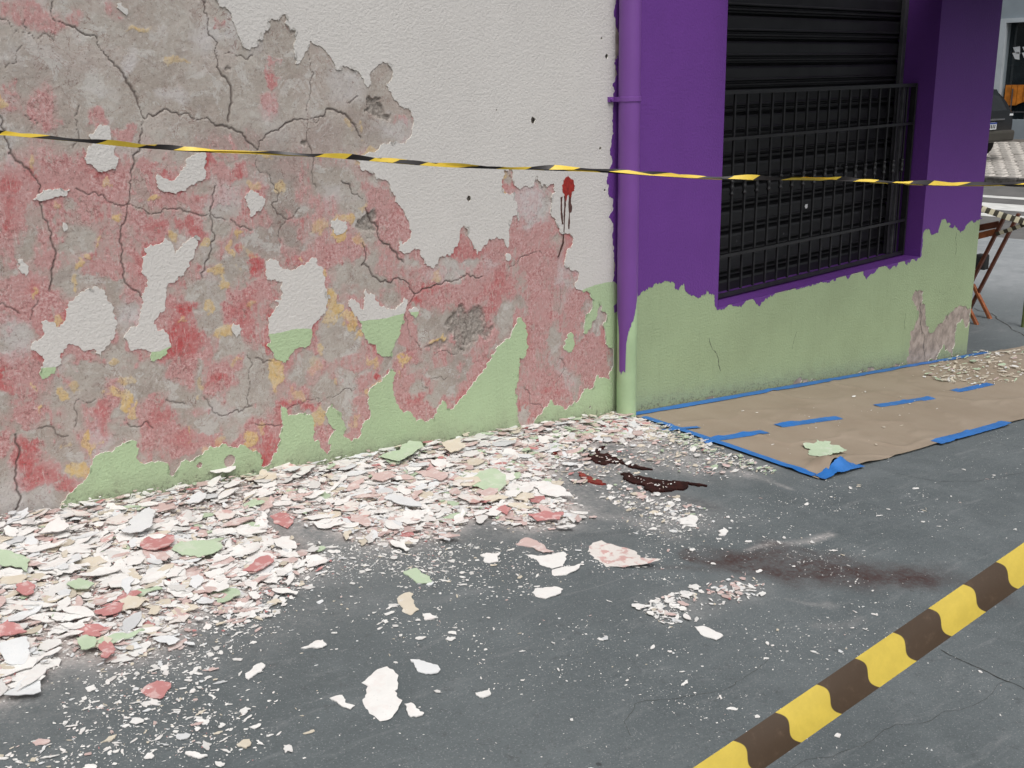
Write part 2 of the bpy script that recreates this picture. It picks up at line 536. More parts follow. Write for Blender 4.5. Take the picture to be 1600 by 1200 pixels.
class MB:
    """collects shapes into one mesh (world coordinates)"""

    def __init__(s):
        s.v = []
        s.f = []
        s.mi = []

    def add(s, v, f, mi=0):
        k = len(s.v)
        s.v += [tuple(map(float, p)) for p in v]
        s.f += [tuple(i + k for i in q) for q in f]
        s.mi += [mi] * len(f)
        return s

    def box(s, a, b, mi=0):
        (x0, y0, z0), (x1, y1, z1) = a, b
        v = [(x0, y0, z0), (x1, y0, z0), (x1, y1, z0), (x0, y1, z0), (x0, y0, z1), (x1, y0, z1), (x1, y1, z1), (x0, y1, z1)]
        return s.add(v, [(0, 3, 2, 1), (4, 5, 6, 7), (0, 1, 5, 4), (1, 2, 6, 5), (2, 3, 7, 6), (3, 0, 4, 7)], mi)

    def bar(s, p, q, wx, wy, up=(0, 0, 1), mi=0):
        p = np.array(p, float)
        q = np.array(q, float)
        d = (q - p) / np.linalg.norm(q - p)
        a = np.cross(d, up)
        a /= np.linalg.norm(a)
        b = np.cross(a, d)
        a = a * wx / 2
        b = b * wy / 2
        v = [p - a - b, p + a - b, p + a + b, p - a + b, q - a - b, q + a - b, q + a + b, q - a + b]
        return s.add(v, [(0, 3, 2, 1), (4, 5, 6, 7), (0, 1, 5, 4), (1, 2, 6, 5), (2, 3, 7, 6), (3, 0, 4, 7)], mi)

    def lathe(s, base, prof, n=16, axis=2, mi=0, caps=True):
        rows = []
        v = []
        for r, h in prof:
            for i in range(n):
                t = 2 * math.pi * i / n
                p = [r * math.cos(t), r * math.sin(t), h]
                if axis == 1:
                    p = [p[0], p[2], p[1]]
                v.append((base[0] + p[0], base[1] + p[1], base[2] + p[2]))
        f = []
        for j in range(len(prof) - 1):
            for i in range(n):
                f.append((j * n + i, j * n + (i + 1) % n, (j + 1) * n + (i + 1) % n, (j + 1) * n + i))
        if caps:
            f.append(tuple(range(n))[::-1])
            f.append(tuple((len(prof) - 1) * n + i for i in range(n)))
        return s.add(v, f, mi)

    def build(s, name, mats, parent=None, smooth=False, bevel=0.0):
        me = bpy.data.meshes.new(name)
        me.from_pydata(s.v, [], s.f)
        me.polygons.foreach_set('material_index', np.array(s.mi, np.int32))
        me.update()
        o = link(name, me, mats, parent, smooth)
        if bevel:
            m = o.modifiers.new('bevel', 'BEVEL')
            m.width = bevel
            m.segments = 2
        return o


def grid_mesh(name, xs, ys, fn):
    """height field over nonuniform axes; fn(X, Y) -> vertex array"""
    XX, YY = np.meshgrid(xs, ys, indexing='ij')
    co = fn(XX, YY).reshape(-1, 3)
    nx, ny = len(xs), len(ys)
    idx = np.arange(nx * ny).reshape(nx, ny)
    q = np.stack([idx[:-1, :-1], idx[1:, :-1], idx[1:, 1:], idx[:-1, 1:]], -1).reshape(-1, 4)
    return co, q


def np_mesh(name, co, quads, mi=None):
    me = bpy.data.meshes.new(name)
    k = quads.shape[1]
    me.vertices.add(len(co))
    me.vertices.foreach_set('co', np.ascontiguousarray(co, np.float32).ravel())
    me.loops.add(quads.size)
    me.loops.foreach_set('vertex_index', np.ascontiguousarray(quads, np.int32).ravel())
    me.polygons.add(len(quads))
    me.polygons.foreach_set('loop_start', np.arange(0, quads.size, k, dtype=np.int32))
    if mi is not None:
        me.polygons.foreach_set('material_index', np.ascontiguousarray(mi, np.int32))
    me.update(calc_edges=True)
    return me


def set_attr(me, name, vals):
    a = me.attributes.new(name, 'FLOAT', 'POINT')
    a.data.foreach_set('value', np.ascontiguousarray(vals, np.float32).ravel())


def slab(polys, holes, y_face, thick, keep=None, extra_edges=None):
    """a coat of paint on the facade: outlines in facade metres, front at y_face, sides going back by thick.
    keep(cx, cz) selects triangles; returns MB with material 0 face, 1 edge"""
    verts = []
    edges = []
    for pl in list(polys) + list(holes):
        k = len(verts)
        verts += [Vector((p[0], p[1])) for p in pl]
        edges += [(k + i, k + (i + 1) % len(pl)) for i in range(len(pl))]
    for ln in (extra_edges or []):
        k = len(verts)
        verts += [Vector((p[0], p[1])) for p in ln]
        edges += [(k + i, k + i + 1) for i in range(len(ln) - 1)]
    vo, eo, fo, _, _, _ = delaunay_2d_cdt(verts, edges, [], 0, 1e-6)
    V = np.array([(v.x, v.y) for v in vo])
    T = np.array([f for f in fo if len(f) == 3])
    c = V[T].mean(1)
    ins = np.zeros(len(T), bool)
    for pl in polys:
        ins |= in_poly(c[:, 0], c[:, 1], pl)
    for pl in holes:
        ins &= ~in_poly(c[:, 0], c[:, 1], pl)
    if keep is not None:
        ins &= keep(c[:, 0], c[:, 1])
    T = T[ins]
    # make windings face the street (-Y)
    a, b, d = V[T[:, 0]], V[T[:, 1]], V[T[:, 2]]
    cr = (b[:, 0] - a[:, 0]) * (d[:, 1] - a[:, 1]) - (b[:, 1] - a[:, 1]) * (d[:, 0] - a[:, 0])
    T[cr < 0] = T[cr < 0][:, ::-1]
    cnt = {}
    for t in T:
        for i in range(3):
            e = (int(t[i]), int(t[(i + 1) % 3]))
            if (e[1], e[0]) in cnt:
                del cnt[(e[1], e[0])]
            else:
                cnt[e] = 1
    mb = MB()
    used = {}
    vv = []

    def vid(i, back):
        key = (i, back)
        if key not in used:
            used[key] = len(vv)
            vv.append((V[i][0], y_face + (thick if back else 0), V[i][1]))
        return used[key]
    ff = [tuple(vid(int(i), 0) for i in t) for t in T]
    nf = len(ff)
    for (p, q) in cnt:
        ff.append((vid(q, 0), vid(p, 0), vid(p, 1), vid(q, 1)))
    mb.v = vv
    mb.f = ff
    mb.mi = [0] * nf + [1] * (len(ff) - nf)
    return mb


# ================================================================== PAVEMENT
def axis(lo, flo, fhi, hi, step, grow=1.35):
    mid = np.arange(flo, fhi + step / 2, step)
    a = [flo]
    s = step
    while a[-1] > lo:
        s *= grow
        a.append(a[-1] - s)
    a[-1] = min(a[-1], lo)
    b = [mid[-1]]
    s = step
    while b[-1] < hi:
        s *= grow
        b.append(b[-1] + s)
    return np.concatenate([np.array(a[1:][::-1]), mid, np.array(b[1:])])


HEAP = [(-60, 835), (0, 812), (250, 768), (500, 724), (750, 680), (960, 644), (1000, 658), (1040, 690), (960, 690), (900, 695), (880, 720),
        (850, 745), (890, 790), (900, 812), (860, 826), (800, 824), (740, 800), (700, 832), (640, 852), (560, 845), (540, 830), (520, 822),
        (480, 815), (440, 800), (418, 808), (445, 840), (478, 858), (490, 885), (430, 910), (390, 930), (300, 960), (270, 1010), (180, 1040),
        (110, 1012), (60, 1050), (20, 1090), (-60, 1110)]
CORNER = [(880, 690), (1000, 655), (1100, 700), (1200, 742), (1150, 738), (1090, 745), (1020, 725), (950, 745), (880, 765)]
MIDBED = [(960, 752), (1060, 778), (1110, 800), (1090, 832), (1000, 802), (940, 782)]
STREAK = [(1010, 948), (1050, 930), (1100, 924), (1150, 905), (1200, 910), (1195, 930), (1130, 945), (1080, 966), (1030, 972)]
gp = lambda pl: [on_ground(*p) for p in pl]


def blur(a, n, it=2):
    for _ in range(it):
        for ax in (0, 1):
            p = np.pad(a, [(n, n) if i == ax else (0, 0) for i in range(2)], mode='edge')
            c = np.cumsum(np.concatenate([np.zeros_like(np.take(p, [0], ax)), p], ax), ax)
            L = a.shape[ax]
            a = (np.take(c, np.arange(2 * n + 1, 2 * n + 1 + L), ax) - np.take(c, np.arange(0, L), ax)) / (2 * n + 1)
    return a


STEP = 0.0115
gx = axis(-60, -4.2, 4.6, 10.4, STEP)
gx = np.append(gx[gx < 10.2], 10.4)
gy = axis(-40, -3.4, 0.35, 60, STEP)
GX, GY = np.meshgrid(gx, gy, indexing='ij')
zz = gz(GX, GY)
undul = (fbm(GX, GY, 1.1, 3, 5) - 0.5) * 0.014 + (fbm(GX, GY, 9, 3, 8) - 0.5) * 0.0022
undul *= sstep(-0.02, -0.3, GY) * sstep(5.2, 4.6, GX)
ZZ = zz + undul
m_heap = in_poly(GX, GY, gp(HEAP)).astype(float)
m_corner = in_poly(GX, GY, gp(CORNER)).astype(float)
m_mid = in_poly(GX, GY, gp(MIDBED)).astype(float)
m_str = in_poly(GX, GY, gp(STREAK)).astype(float)
dust = np.clip(blur(m_heap, 5) * 1.25 + blur(m_heap, 22) * 0.6 + blur(m_corner, 9) * 0.85 + blur(m_mid, 9) * 0.6 + blur(m_str, 4) * 0.35, 0, 1)
dust = np.clip(dust * (0.55 + 0.9 * fbm(GX, GY, 3.2, 4, 2)), 0, 1)


def ground_blob(pts, amp=0.25, soft=0.12, rad=None):
    """soft-edged blot round a polyline on the pavement: pts (x, y, halfwidth in metres)"""
    best = np.full(GX.shape, 9.0)
    wx = GX + (fbm(GX, GY, 6, 4, 31) - 0.5) * amp
    wy = GY + (fbm(GX, GY, 6, 4, 47) - 0.5) * amp
    q = [(*on_ground(a, b), r) for a, b, r in pts]
    for (x0, y0, r0), (x1, y1, r1) in zip(q[:-1], q[1:]):
        dx, dy = x1 - x0, y1 - y0
        t = np.clip(((wx - x0) * dx + (wy - y0) * dy) / (dx * dx + dy * dy), 0, 1)
        d = np.hypot(wx - x0 - t * dx, wy - y0 - t * dy) / (r0 + t * (r1 - r0))
        best = np.minimum(best, d)
    return sstep(1 + soft, 1 - soft * 2, best)


stain = np.clip(ground_blob([(1075, 868, .04), (1140, 876, .12), (1230, 884, .17), (1330, 894, .16), (1410, 903, .12), (1450, 905, .07)], 0.22, 0.38) * 1.0
                + ground_blob([(1400, 893, .06), (1480, 900, .12), (1560, 930, .10)], 0.2, 0.7) * 0.42
                + ground_blob([(960, 762, .02), (1040, 772, .07), (1110, 790, .05)], 0.1, 0.8) * 0.35
                + ground_blob([(1020, 888, .02), (1120, 892, .03), (1200, 890, .03)], 0.08, 0.6) * 0.45, 0, 1)
grime = np.clip(ground_blob([(905, 730, .03), (960, 700, .05), (1020, 730, .05)], 0.15, 0.8) * 0.45
                + ground_blob([(405, 800, .02), (435, 830, .04), (470, 855, .04)], 0.08, 0.7) * 0.5
                + ground_blob([(985, 832, .02), (905, 838, .015)], 0.05, 0.8) * 0.35, 0, 1)
smear = np.clip(ground_blob([(1170, 858, .012), (1215, 852, .02), (1270, 846, .03), (1300, 838, .02)], 0.08, 0.7)
                + ground_blob([(1120, 720, .02), (1180, 745, .03), (1230, 762, .02)], 0.1, 0.9) * 0.6
                + ground_blob([(1230, 935, .012), (1290, 945, .02)], 0.08, 0.9) * 0.5
                + ground_blob([(1280, 985, .02), (1340, 965, .02)], 0.1, 0.9) * 0.35
                + ground_blob([(860, 790, .06), (940, 800, .06), (1050, 840, .05)], 0.2, 0.9) * 0.45, 0, 1)
dust = np.clip(dust + smear * 0.9, 0, 1) * (1 - grime * 0.6)
pale = sstep(6.3, 7.6, GX) * 0.9 + sstep(4.75, 5.2, GX) * 0.12
pv, pq = grid_mesh('pavement', gx, gy, lambda a, b: np.stack([a, b, ZZ], -1))
me = np_mesh('pavement', pv, pq)
for nm, ar in (('dust', dust), ('stain', stain), ('grime', grime), ('pale', pale), ('fresh', np.clip(blur(m_heap, 4) * 1.15 - .12, 0, 1) * (1 - grime * .9))):
    set_attr(me, nm, ar)
pavement = tag(link('pavement', me, 'pavement_concrete', smooth=True), kind='structure')

# hairline cracks and saw-cut joints: flat dark strips just above the surface, gap shade in their colour
def dark_strip(pts, width, seed, name='crack'):
    P = rough(gp(pts), 0.02, 0.05, seed, closed=False)
    mb = MB()
    v = []
    for i, p in enumerate(P):
        a = np.array(P[max(i - 1, 0)])
        b = np.array(P[min(i + 1, len(P) - 1)])
        d = (b - a) / (np.hypot(*(b - a)) + 1e-9)
        nrm = np.array([-d[1], d[0]])
        wd = width * (0.45 + 0.9 * _LAT[(i * 7 + seed) & 255, seed & 255])
        for s_ in (-1, 1):
            q = np.array(p) + nrm * s_ * wd / 2
            und = (fbm(np.array([q[0]]), np.array([q[1]]), 1.1, 3, 5)[0] - 0.5) * 0.014 + (fbm(np.array([q[0]]), np.array([q[1]]), 9, 3, 8)[0] - 0.5) * 0.0022
            v.append((q[0], q[1], float(gz(q[0], q[1])) + und * float(sstep(-0.02, -0.3, np.array(q[1]))) + 0.0012))
    mb.add(v, [(2 * i, 2 * i + 1, 2 * i + 3, 2 * i + 2) for i in range(len(P) - 1)])
    return mb.build(name, 'hole_dark', pavement)


dark_strip([(1470, 1014), (1530, 1043), (1600, 1076), (1700, 1125)], 0.0036, 5)
dark_strip([(1470, 1112), (1380, 1140), (1260, 1185), (1200, 1215)], 0.0009, 6)
dark_strip([(1620, 1050), (1560, 1068), (1470, 1112)], 0.0009, 12)
dark_strip([(985, 1150), (975, 1128), (992, 1100), (1010, 1094), (1090, 1084), (1150, 1064), (1200, 1030)], 0.0010, 7)
dark_strip([(1400, 740), (1470, 752), (1540, 748), (1600, 738)], 0.0016, 10)
dark_strip([(1520, 497), (1560, 513), (1600, 531), (1650, 552)], 0.012, 3, 'joint')
dark_strip([(1535, 420), (1570, 416), (1610, 412)], 0.02, 4, 'joint')

# ================================================================== BEYOND THE CORNER
XK = 10.4
zp = float(gz(XK, 0.6))
road = MB().box((XK + 0.12, -60, zp - 0.6), (18.2, 90, zp - 0.12)).build('road', 'asphalt')
tag(road, kind='structure')
tag(MB().box((XK + 0.001, -60, zp - 0.5), (XK + 0.119, 90, zp - 0.004)).build('kerb', 'pale_concrete', bevel=0.01), kind='structure')
zr = zp - 0.12
for i, (x0, x1, y0, y1) in enumerate([(13.4, 13.75, 2.0, 9.0), (14.3, 15.2, 2.0, 9.0), (16.0, 16.35, 0, 30)]):
    mk = MB().add([(x0, y0, zr + .004), (x1, y0, zr + .004), (x1, y1, zr + .004), (x0, y1, zr + .004)], [(0, 1, 2, 3)]).build('road_marking', 'road_paint', road)
far_kerb = tag(empty('far_kerb', (18.3, 4, zr), 'dark weathered stone kerb across the street below the cobbles', 'kerb'), kind='structure')
y = -6.0
while y < 24:
    L = 0.8 + 0.3 * random.random()
    MB().box((18.2 + random.uniform(0, .02), y, zr - 0.2), (18.42, y + L - 0.02, zr + 0.17 + random.uniform(-.015, .01))).build('kerb_stone', 'kerb_stone', far_kerb, bevel=0.02)
    y += L
cob = tag(empty('cobbled_pavement', (22, 6, zr), 'pale cobbled pavement rising to the grey building', 'pavement'), kind='structure')
ZC = lambda X: zr + 0.16 + 0.105 * (X - 18.42)
MB().add([(18.42, -40, ZC(18.42) - .03), (27, -40, ZC(27) - .03), (27, 80, ZC(27) - .03), (18.42, 80, ZC(18.42) - .03)], [(0, 1, 2, 3)]).build('bed', 'cobble_joint', cob)
# nearest visible setts as pieces
setts = []
for i in range(16):
    for j in range(19):
        X0 = 18.5 + i * 0.26
        Y0 = 4.3 + j * 0.27 + (0.13 if i % 2 else 0)
        setts.append((X0, Y0))
sm = []
for k in range(6):
    b = MB()
    rr = random.Random(k)
    q = [(-.11 + rr.uniform(-.02, .02), -.115 + rr.uniform(-.02, .02)), (.11 + rr.uniform(-.02, .02), -.115 + rr.uniform(-.02, .02)),
         (.11 + rr.uniform(-.02, .02), .115 + rr.uniform(-.02, .02)), (-.11 + rr.uniform(-.02, .02), .115 + rr.uniform(-.02, .02))]
    v = [(a, c, -.04) for a, c in q] + [(a, c, .015) for a, c in q] + [(a * .75, c * .75, .035) for a, c in q]
    b.add(v, [(0, 1, 5, 4), (1, 2, 6, 5), (2, 3, 7, 6), (3, 0, 4, 7), (4, 5, 9, 8), (5, 6, 10, 9), (6, 7, 11, 10), (7, 4, 8, 11), (8, 9, 10, 11)])
    me = bpy.data.meshes.new('sett')
    me.from_pydata(b.v, [], b.f)
    me.materials.append(MAT['cobble'])
    sm.append(me)
bpy.context.view_layer.update()
inv = cob.matrix_world.inverted()
for n_, (X0, Y0) in enumerate(setts):
    o = bpy.data.objects.new('sett', sm[n_ % 6])
    COL.objects.link(o)
    o.parent = cob
    o.matrix_parent_inverse = inv
    o.location = (X0, Y0, ZC(X0) - 0.012 + random.uniform(-.008, .012))
    o.rotation_euler = (random.uniform(-.05, .05), random.uniform(-.05, .05) - 0.1, random.uniform(-.1, .1))

gbase = MB().add([(-400, -400, -1.6), (400, -400, -1.6), (400, 400, -1.6), (-400, 400, -1.6)], [(0, 1, 2, 3)]).build('ground', 'asphalt')
tag(gbase, kind='structure')

# the grey building opposite
XB = 23.2
bl = empty('grey_building', (XB, 12, ZC(XB)), 'grey rendered building across the street with dark glazed window', 'building')
P_ = lambda x, y: on_X(x, y, XB)
wt = P_(1568, 36)      # window top edge
wl = P_(1567, 90)[1]
wb = P_(1580, 187)[2]
zt = wt[2]
MB().box((XB, wl, -0.6), (XB + .4, wl + 30, 7)).box((XB, -8, zt), (XB + .4, wl, 7)).box((XB, -8, -0.6), (XB + .4, wl, wb)).box((XB, -30, -.6), (XB + .4, -8, 7)).build('wall', 'grey_render', bl)
win = MB().box((XB - .05, wl - .02, wb), (XB + .08, wl + .22, zt + .1)).box((XB - .05, -8, zt), (XB + .08, wl - .02, zt + .1)).build('window_frame', 'pale_trim', bl)
MB().box((XB + .28, -8, wb), (XB + .30, wl, zt)).build('glass_pane', 'window_glass', bl)
# reflection of an orange vehicle in the glass, built as solid strips with wheel arch
op0, op1 = P_(1566, 133), P_(1572, 165)
ctr = P_(1604, 196)
zt1 = op0[2]
prof = []
yL = op0[1]
npl = 8
pw = 0.15
arch_c = (ctr[1], ctr[2])
R0 = 0.78
for i in range(npl):
    ya, yb = yL - i * pw, yL - (i + 1) * pw + 0.012
    def low(yy):
        d = R0 ** 2 - (yy - arch_c[0]) ** 2
        return max(arch_c[1] - .2 + (math.sqrt(d) if d > 0 else 0), op1[2])
    pts = [(ya, zt1), (yb, zt1)] + [(yb + (ya - yb) * t, low(yb + (ya - yb) * t)) for t in np.linspace(0, 1, 5)]
    b = MB()
    n_ = len(pts)
    b.add([(XB + .20, p[0], p[1]) for p in pts] + [(XB + .23, p[0], p[1]) for p in pts],
          [tuple(range(n_)), tuple(range(2 * n_ - 1, n_ - 1, -1))] + [(i2, i2 + n_, (i2 + 1) % n_ + n_, (i2 + 1) % n_) for i2 in range(n_)])
    b.build('reflection_strip', 'orange_reflection', bl)
for i in range(4):
    yy = yL - 0.22 - i * 0.36
    MB().box((XB + .10, yy - .012, wb), (XB + .125, yy + .012, op1[2] + .4)).build('window_bar', 'guide_metal', bl)
MB().box((XB + .10, -8, (wb + op1[2]) / 2), (XB + .12, wl, (wb + op1[2]) / 2 + .025)).build('window_bar', 'guide_metal', bl)
for i in range(3):
    for j in range(2):
        yy = yL - 0.05 - i * 0.23
        z0 = P_(1575, 74 + j * 9)[2]
        b = MB()
        b.add([(XB + .26, yy, z0), (XB + .26, yy - .17, z0 + .02), (XB + .26, yy - .19, z0 - .16), (XB + .26, yy - .08, z0 - .14),
               (XB + .27, yy, z0), (XB + .27, yy - .17, z0 + .02), (XB + .27, yy - .19, z0 - .16), (XB + .27, yy - .08, z0 - .14)],
              [(0, 1, 2, 3), (7, 6, 5, 4), (0, 4, 5, 1), (1, 5, 6, 2), (2, 6, 7, 3), (3, 7, 4, 0)])
        b.build('pale_quad', 'plate_white', bl)  # pale quads standing just in front of the glass


# ------------------------------------------------------------------ parked car (rear towards the street)
def make_car():
    root = empty('parked_car', (0, 0, 0), 'dark parked car with white number plate across the street', 'car')
    W = 0.86
    # side profile stations from rear (x=0) to front (x=4.1): z of sill, belt, roof, half widths
    st = [(0.00, 0.42, 0.78, 0.98, .74, .66), (0.06, 0.36, 0.80, 1.06, .82, .70), (0.22, 0.30, 0.84, 1.28, .85, .66), (0.50, 0.24, 0.86, 1.47, .86, .62),
          (1.2, 0.22, 0.87, 1.53, .86, .63), (2.0, 0.22, 0.87, 1.52, .86, .63), (2.6, 0.22, 0.86, 1.38, .86, .66), (3.0, 0.22, 0.84, 1.05, .85, .72),
          (3.3, 0.24, 0.82, 0.90, .84, .76), (3.8, 0.28, 0.74, 0.80, .80, .72), (4.08, 0.36, 0.62, 0.68, .70, .62)]
    v = []
    f = []
    n = 12
    for x, zs, zb, zr_, hw, hr in st:
        ring = [(hw * .93, zs), (hw, zs + (zb - zs) * .35), (hw, zs + (zb - zs) * .75), (hw * .985, zb), (hr + .03, zr_ - .05), (hr * .8, zr_)]
        ring = ring + [(-a, b) for a, b in ring[::-1]]
        v += [(x, a, b) for a, b in ring]
    for i in range(len(st) - 1):
        for j in range(n):
            f.append((i * n + j, i * n + (j + 1) % n, (i + 1) * n + (j + 1) % n, (i + 1) * n + j))
    f.append(tuple(range(n)))
    f.append(tuple((len(st) - 1) * n + j for j in range(n))[::-1])
    b = MB().add(v, f)
    body = b.build('body', 'car_paint', root, smooth=False)
    m = body.modifiers.new('s', 'SUBSURF')
    m.levels = m.render_levels = 2
    g = MB().add([(-.005 + .05, -.55, .99), (-.005 + .05, .55, .99), (.30, .52, 1.36), (.30, -.52, 1.36), (.09, -.55, .97), (.09, .55, .97), (.34, .52, 1.34), (.34, -.52, 1.34)],
                 [(0, 3, 2, 1), (4, 5, 6, 7), (0, 1, 5, 4), (1, 2, 6, 5), (2, 3, 7, 6), (3, 0, 4, 7)])
    g.build('rear_window', 'car_glass', root, bevel=0.01)
    for s in (-1, 1):
        MB().add([(.02, s * .50, .84), (.10, s * .80, .86), (.14, s * .80, 1.00), (.05, s * .56, .96), (.1, s * .5, .84), (.2, s * .8, .86), (.22, s * .8, 1.0), (.12, s * .56, .96)],
                 [(0, 1, 2, 3), (7, 6, 5, 4), (0, 4, 5, 1), (1, 5, 6, 2), (2, 6, 7, 3), (3, 7, 4, 0)]).build('tail_light', 'tail_red', root, bevel=0.012)
        MB().box((-.012, s * .66 - .05, .87), (.06, s * .66 + .05, .91)).build('tail_glint', 'plate_white', root, bevel=.006)  # white lens block, its colour stands in for bright reflections on the tail light
        for x in (.72, 3.28):
            t = MB().lathe((x, s * .78, .30), [(.19, -.1), (.28, -.1), (.30, -.07), (.30, .07), (.28, .1), (.19, .1)], 24, 1).build('tyre', 'black_rubber', root)
            MB().lathe((x, s * .80, .30), [(.05, -.09), (.19, -.085), (.19, .085), (.05, .09)], 20, 1).build('rim', 'chrome', t)
    MB().box((-.06, -.80, .38), (.14, .80, .60)).build('bumper', 'car_plastic', root, bevel=0.05)
    MB().box((-.03, -.45, .80), (.03, .45, .835)).build('boot_trim', 'chrome', root, bevel=.006)
    p = MB().box((-.045, -.2, .63), (.02, .2, .76)).build('number_plate', 'plate_white', root)
    MB().box((-.049, -.2, .735), (-.044, .2, .762)).build('plate_band', 'plate_blue', p)
    for k in range(7):
        MB().box((-.048, -.165 + k * .05, .65), (-.044, -.165 + k * .05 + .028, .72)).build('plate_character', 'black_rubber', p)
    return root


car = make_car()
bc = on_X(1566, 243, 20.2)
# rear face turned partly away: its far end makes the silhouette beside the purple corner
car.scale = (1.12, 1.12, 1.12)
car.rotation_euler = (0, -0.06, math.radians(78))
hd = Vector((math.cos(math.radians(78)), math.sin(math.radians(78)), 0))
lf = Vector((-hd.y, hd.x, 0))
rc = Vector((20.35, on_X(1578, 230, 20.35)[1], 0))     # rear corner seen beside the wall
car.location = (rc.x + lf.x * 0.90, rc.y + lf.y * 0.90, ZC(20.2) + 0.0)
# ------------------------------------------------------------------ wooden folding chair round the corner
chx = 5.35


def ch(x, y):
    return on_X(x, y, chx)


chair = empty('folding_chair', (chx, 0.45, float(gz(chx, .4))), 'brown wooden folding chair just round the corner', 'chair')
top, foot = ch(1569, 340), ch(1503, 470)
dv = np.array([0.34, 0.02, 0])
mid_y = 0.0
for k in (0, 1):
    o = dv * k
    MB().bar(top + o, top + (foot - top) * 1.75 + o, 0.045, 0.026).build('leg', 'chair_wood', chair, bevel=.004)
    f2 = ch(1541, 540)
    h2 = f2 + (ch(1521, 500) - f2) * 2.2
    MB().bar(f2 + o * .9 + np.array([.02, 0, 0]), h2 + o * .9 + np.array([.02, 0, 0]), 0.042, 0.026).build('leg', 'chair_wood_light', chair, bevel=.004)
for (a, b_), m_ in ((((1561, 350), (1530, 356)), 'chair_wood'), (((1556, 362), (1528, 369)), 'chair_wood_light')):
    p = ch(*a)
    q = p + (ch(*b_) - p) * 4.0
    MB().bar(p, q, 0.02, 0.055).build('back_slat', m_, chair, bevel=.004)
p = ch(1526, 519)
MB().bar(p, p + dv, 0.03, 0.02).bar(ch(1531, 517), ch(1470, 523), .03, .03).build('stretcher', 'chair_wood_light', chair, bevel=.003)
q0 = ch(1500, 436)
sb = MB()
for i in range(6):
    sb = MB()
    y0 = q0[1] + 0.02 + i * 0.06
    sb.box((chx - .01, y0, q0[2]), (chx + .36, y0 + .048, q0[2] + .018)).build('seat_slat', 'chair_wood_light', chair, bevel=.003)
pp = on_X(1597, 531, 5.6)
tag(MB().lathe((pp[0], pp[1], pp[2]), [(.05, 0), (.05, .012), (.022, .02), (.022, .62), (.025, .63), (.012, .65)], 16).build('green_post', 'post_green', smooth=True),
    'thin dark green post standing on far pavement at photo edge', 'post')
bp = on_X(1529, 428, 8.0)
tag(MB().box((bp[0], bp[1] - .06, bp[2]), (bp[0] + .12, bp[1] + .07, bp[2] + .22)).build('black_bollard', 'black_rubber', bevel=.02), 'small black block standing beside the green corner', 'block')


# ================================================================== PEELING WALL
XW = -0.085            # where the old wall meets the repainted shop front
wp = lambda pl: [on_wall(*p) for p in pl]
pw_ = empty('peeling_wall', (-1.5, 0, 0.1), 'white and green wall with paint peeling off red stained plaster', 'wall')

EDGE_UP = [(337, -40), (337, 0), (343, 10), (352, 10), (362, 22), (368, 42), (375, 60), (382, 74), (390, 78), (396, 74), (403, 62), (410, 58), (412, 52), (420, 42),
           (421, 30), (428, 31), (436, 31), (440, 24), (446, 22), (447, 38), (452, 42), (462, 46), (463, 62), (460, 80), (462, 100), (470, 95), (478, 80),
           (484, 64), (494, 70), (504, 74), (512, 84), (520, 95), (525, 108), (532, 108), (542, 103), (552, 108), (562, 114), (568, 122), (575, 136), (580, 128),
           (583, 108), (592, 100), (605, 98), (611, 105), (614, 120), (611, 127), (604, 132), (612, 145), (617, 157), (624, 165), (632, 170), (638, 168),
           (643, 180), (646, 195), (644, 210), (637, 218), (628, 224), (612, 222), (596, 226), (588, 236), (572, 240), (556, 248), (562, 258), (572, 265),
           (585, 270), (597, 280), (610, 290), (615, 303), (622, 317), (633, 335), (640, 350), (643, 364), (636, 378), (630, 382), (625, 376), (624, 392),
           (632, 397), (640, 395), (648, 388), (656, 390), (660, 402), (663, 412), (672, 416), (678, 420), (684, 412), (686, 403), (698, 397), (708, 396),
           (715, 385), (718, 372), (720, 358), (724, 353), (731, 355), (731, 365), (736, 375), (743, 388), (746, 398), (752, 392), (762, 380), (768, 373),
           (778, 372), (786, 373), (790, 383), (793, 388), (796, 370), (797, 352), (801, 338), (807, 336), (811, 345), (808, 318), (804, 302), (797, 304), (786, 298),
           (784, 284), (788, 266), (800, 265), (804, 290), (812, 296), (822, 290), (833, 292), (840, 275), (846, 290), (856, 292), (866, 287),
           (868, 300), (862, 322), (866, 340), (872, 355), (883, 365), (892, 367), (896, 375), (893, 388), (886, 395), (884, 405), (882, 414), (890, 418),
           (900, 422), (905, 430), (902, 440), (898, 447), (905, 453), (918, 455), (923, 463), (927, 468), (926, 480), (920, 489), (914, 497), (913, 510), (912, 520),
           (917, 522), (922, 515), (925, 503), (932, 497), (934, 485), (936, 472), (941, 478), (946, 487), (948, 497), (944, 512), (946, 530), (950, 541), (958, 544)]
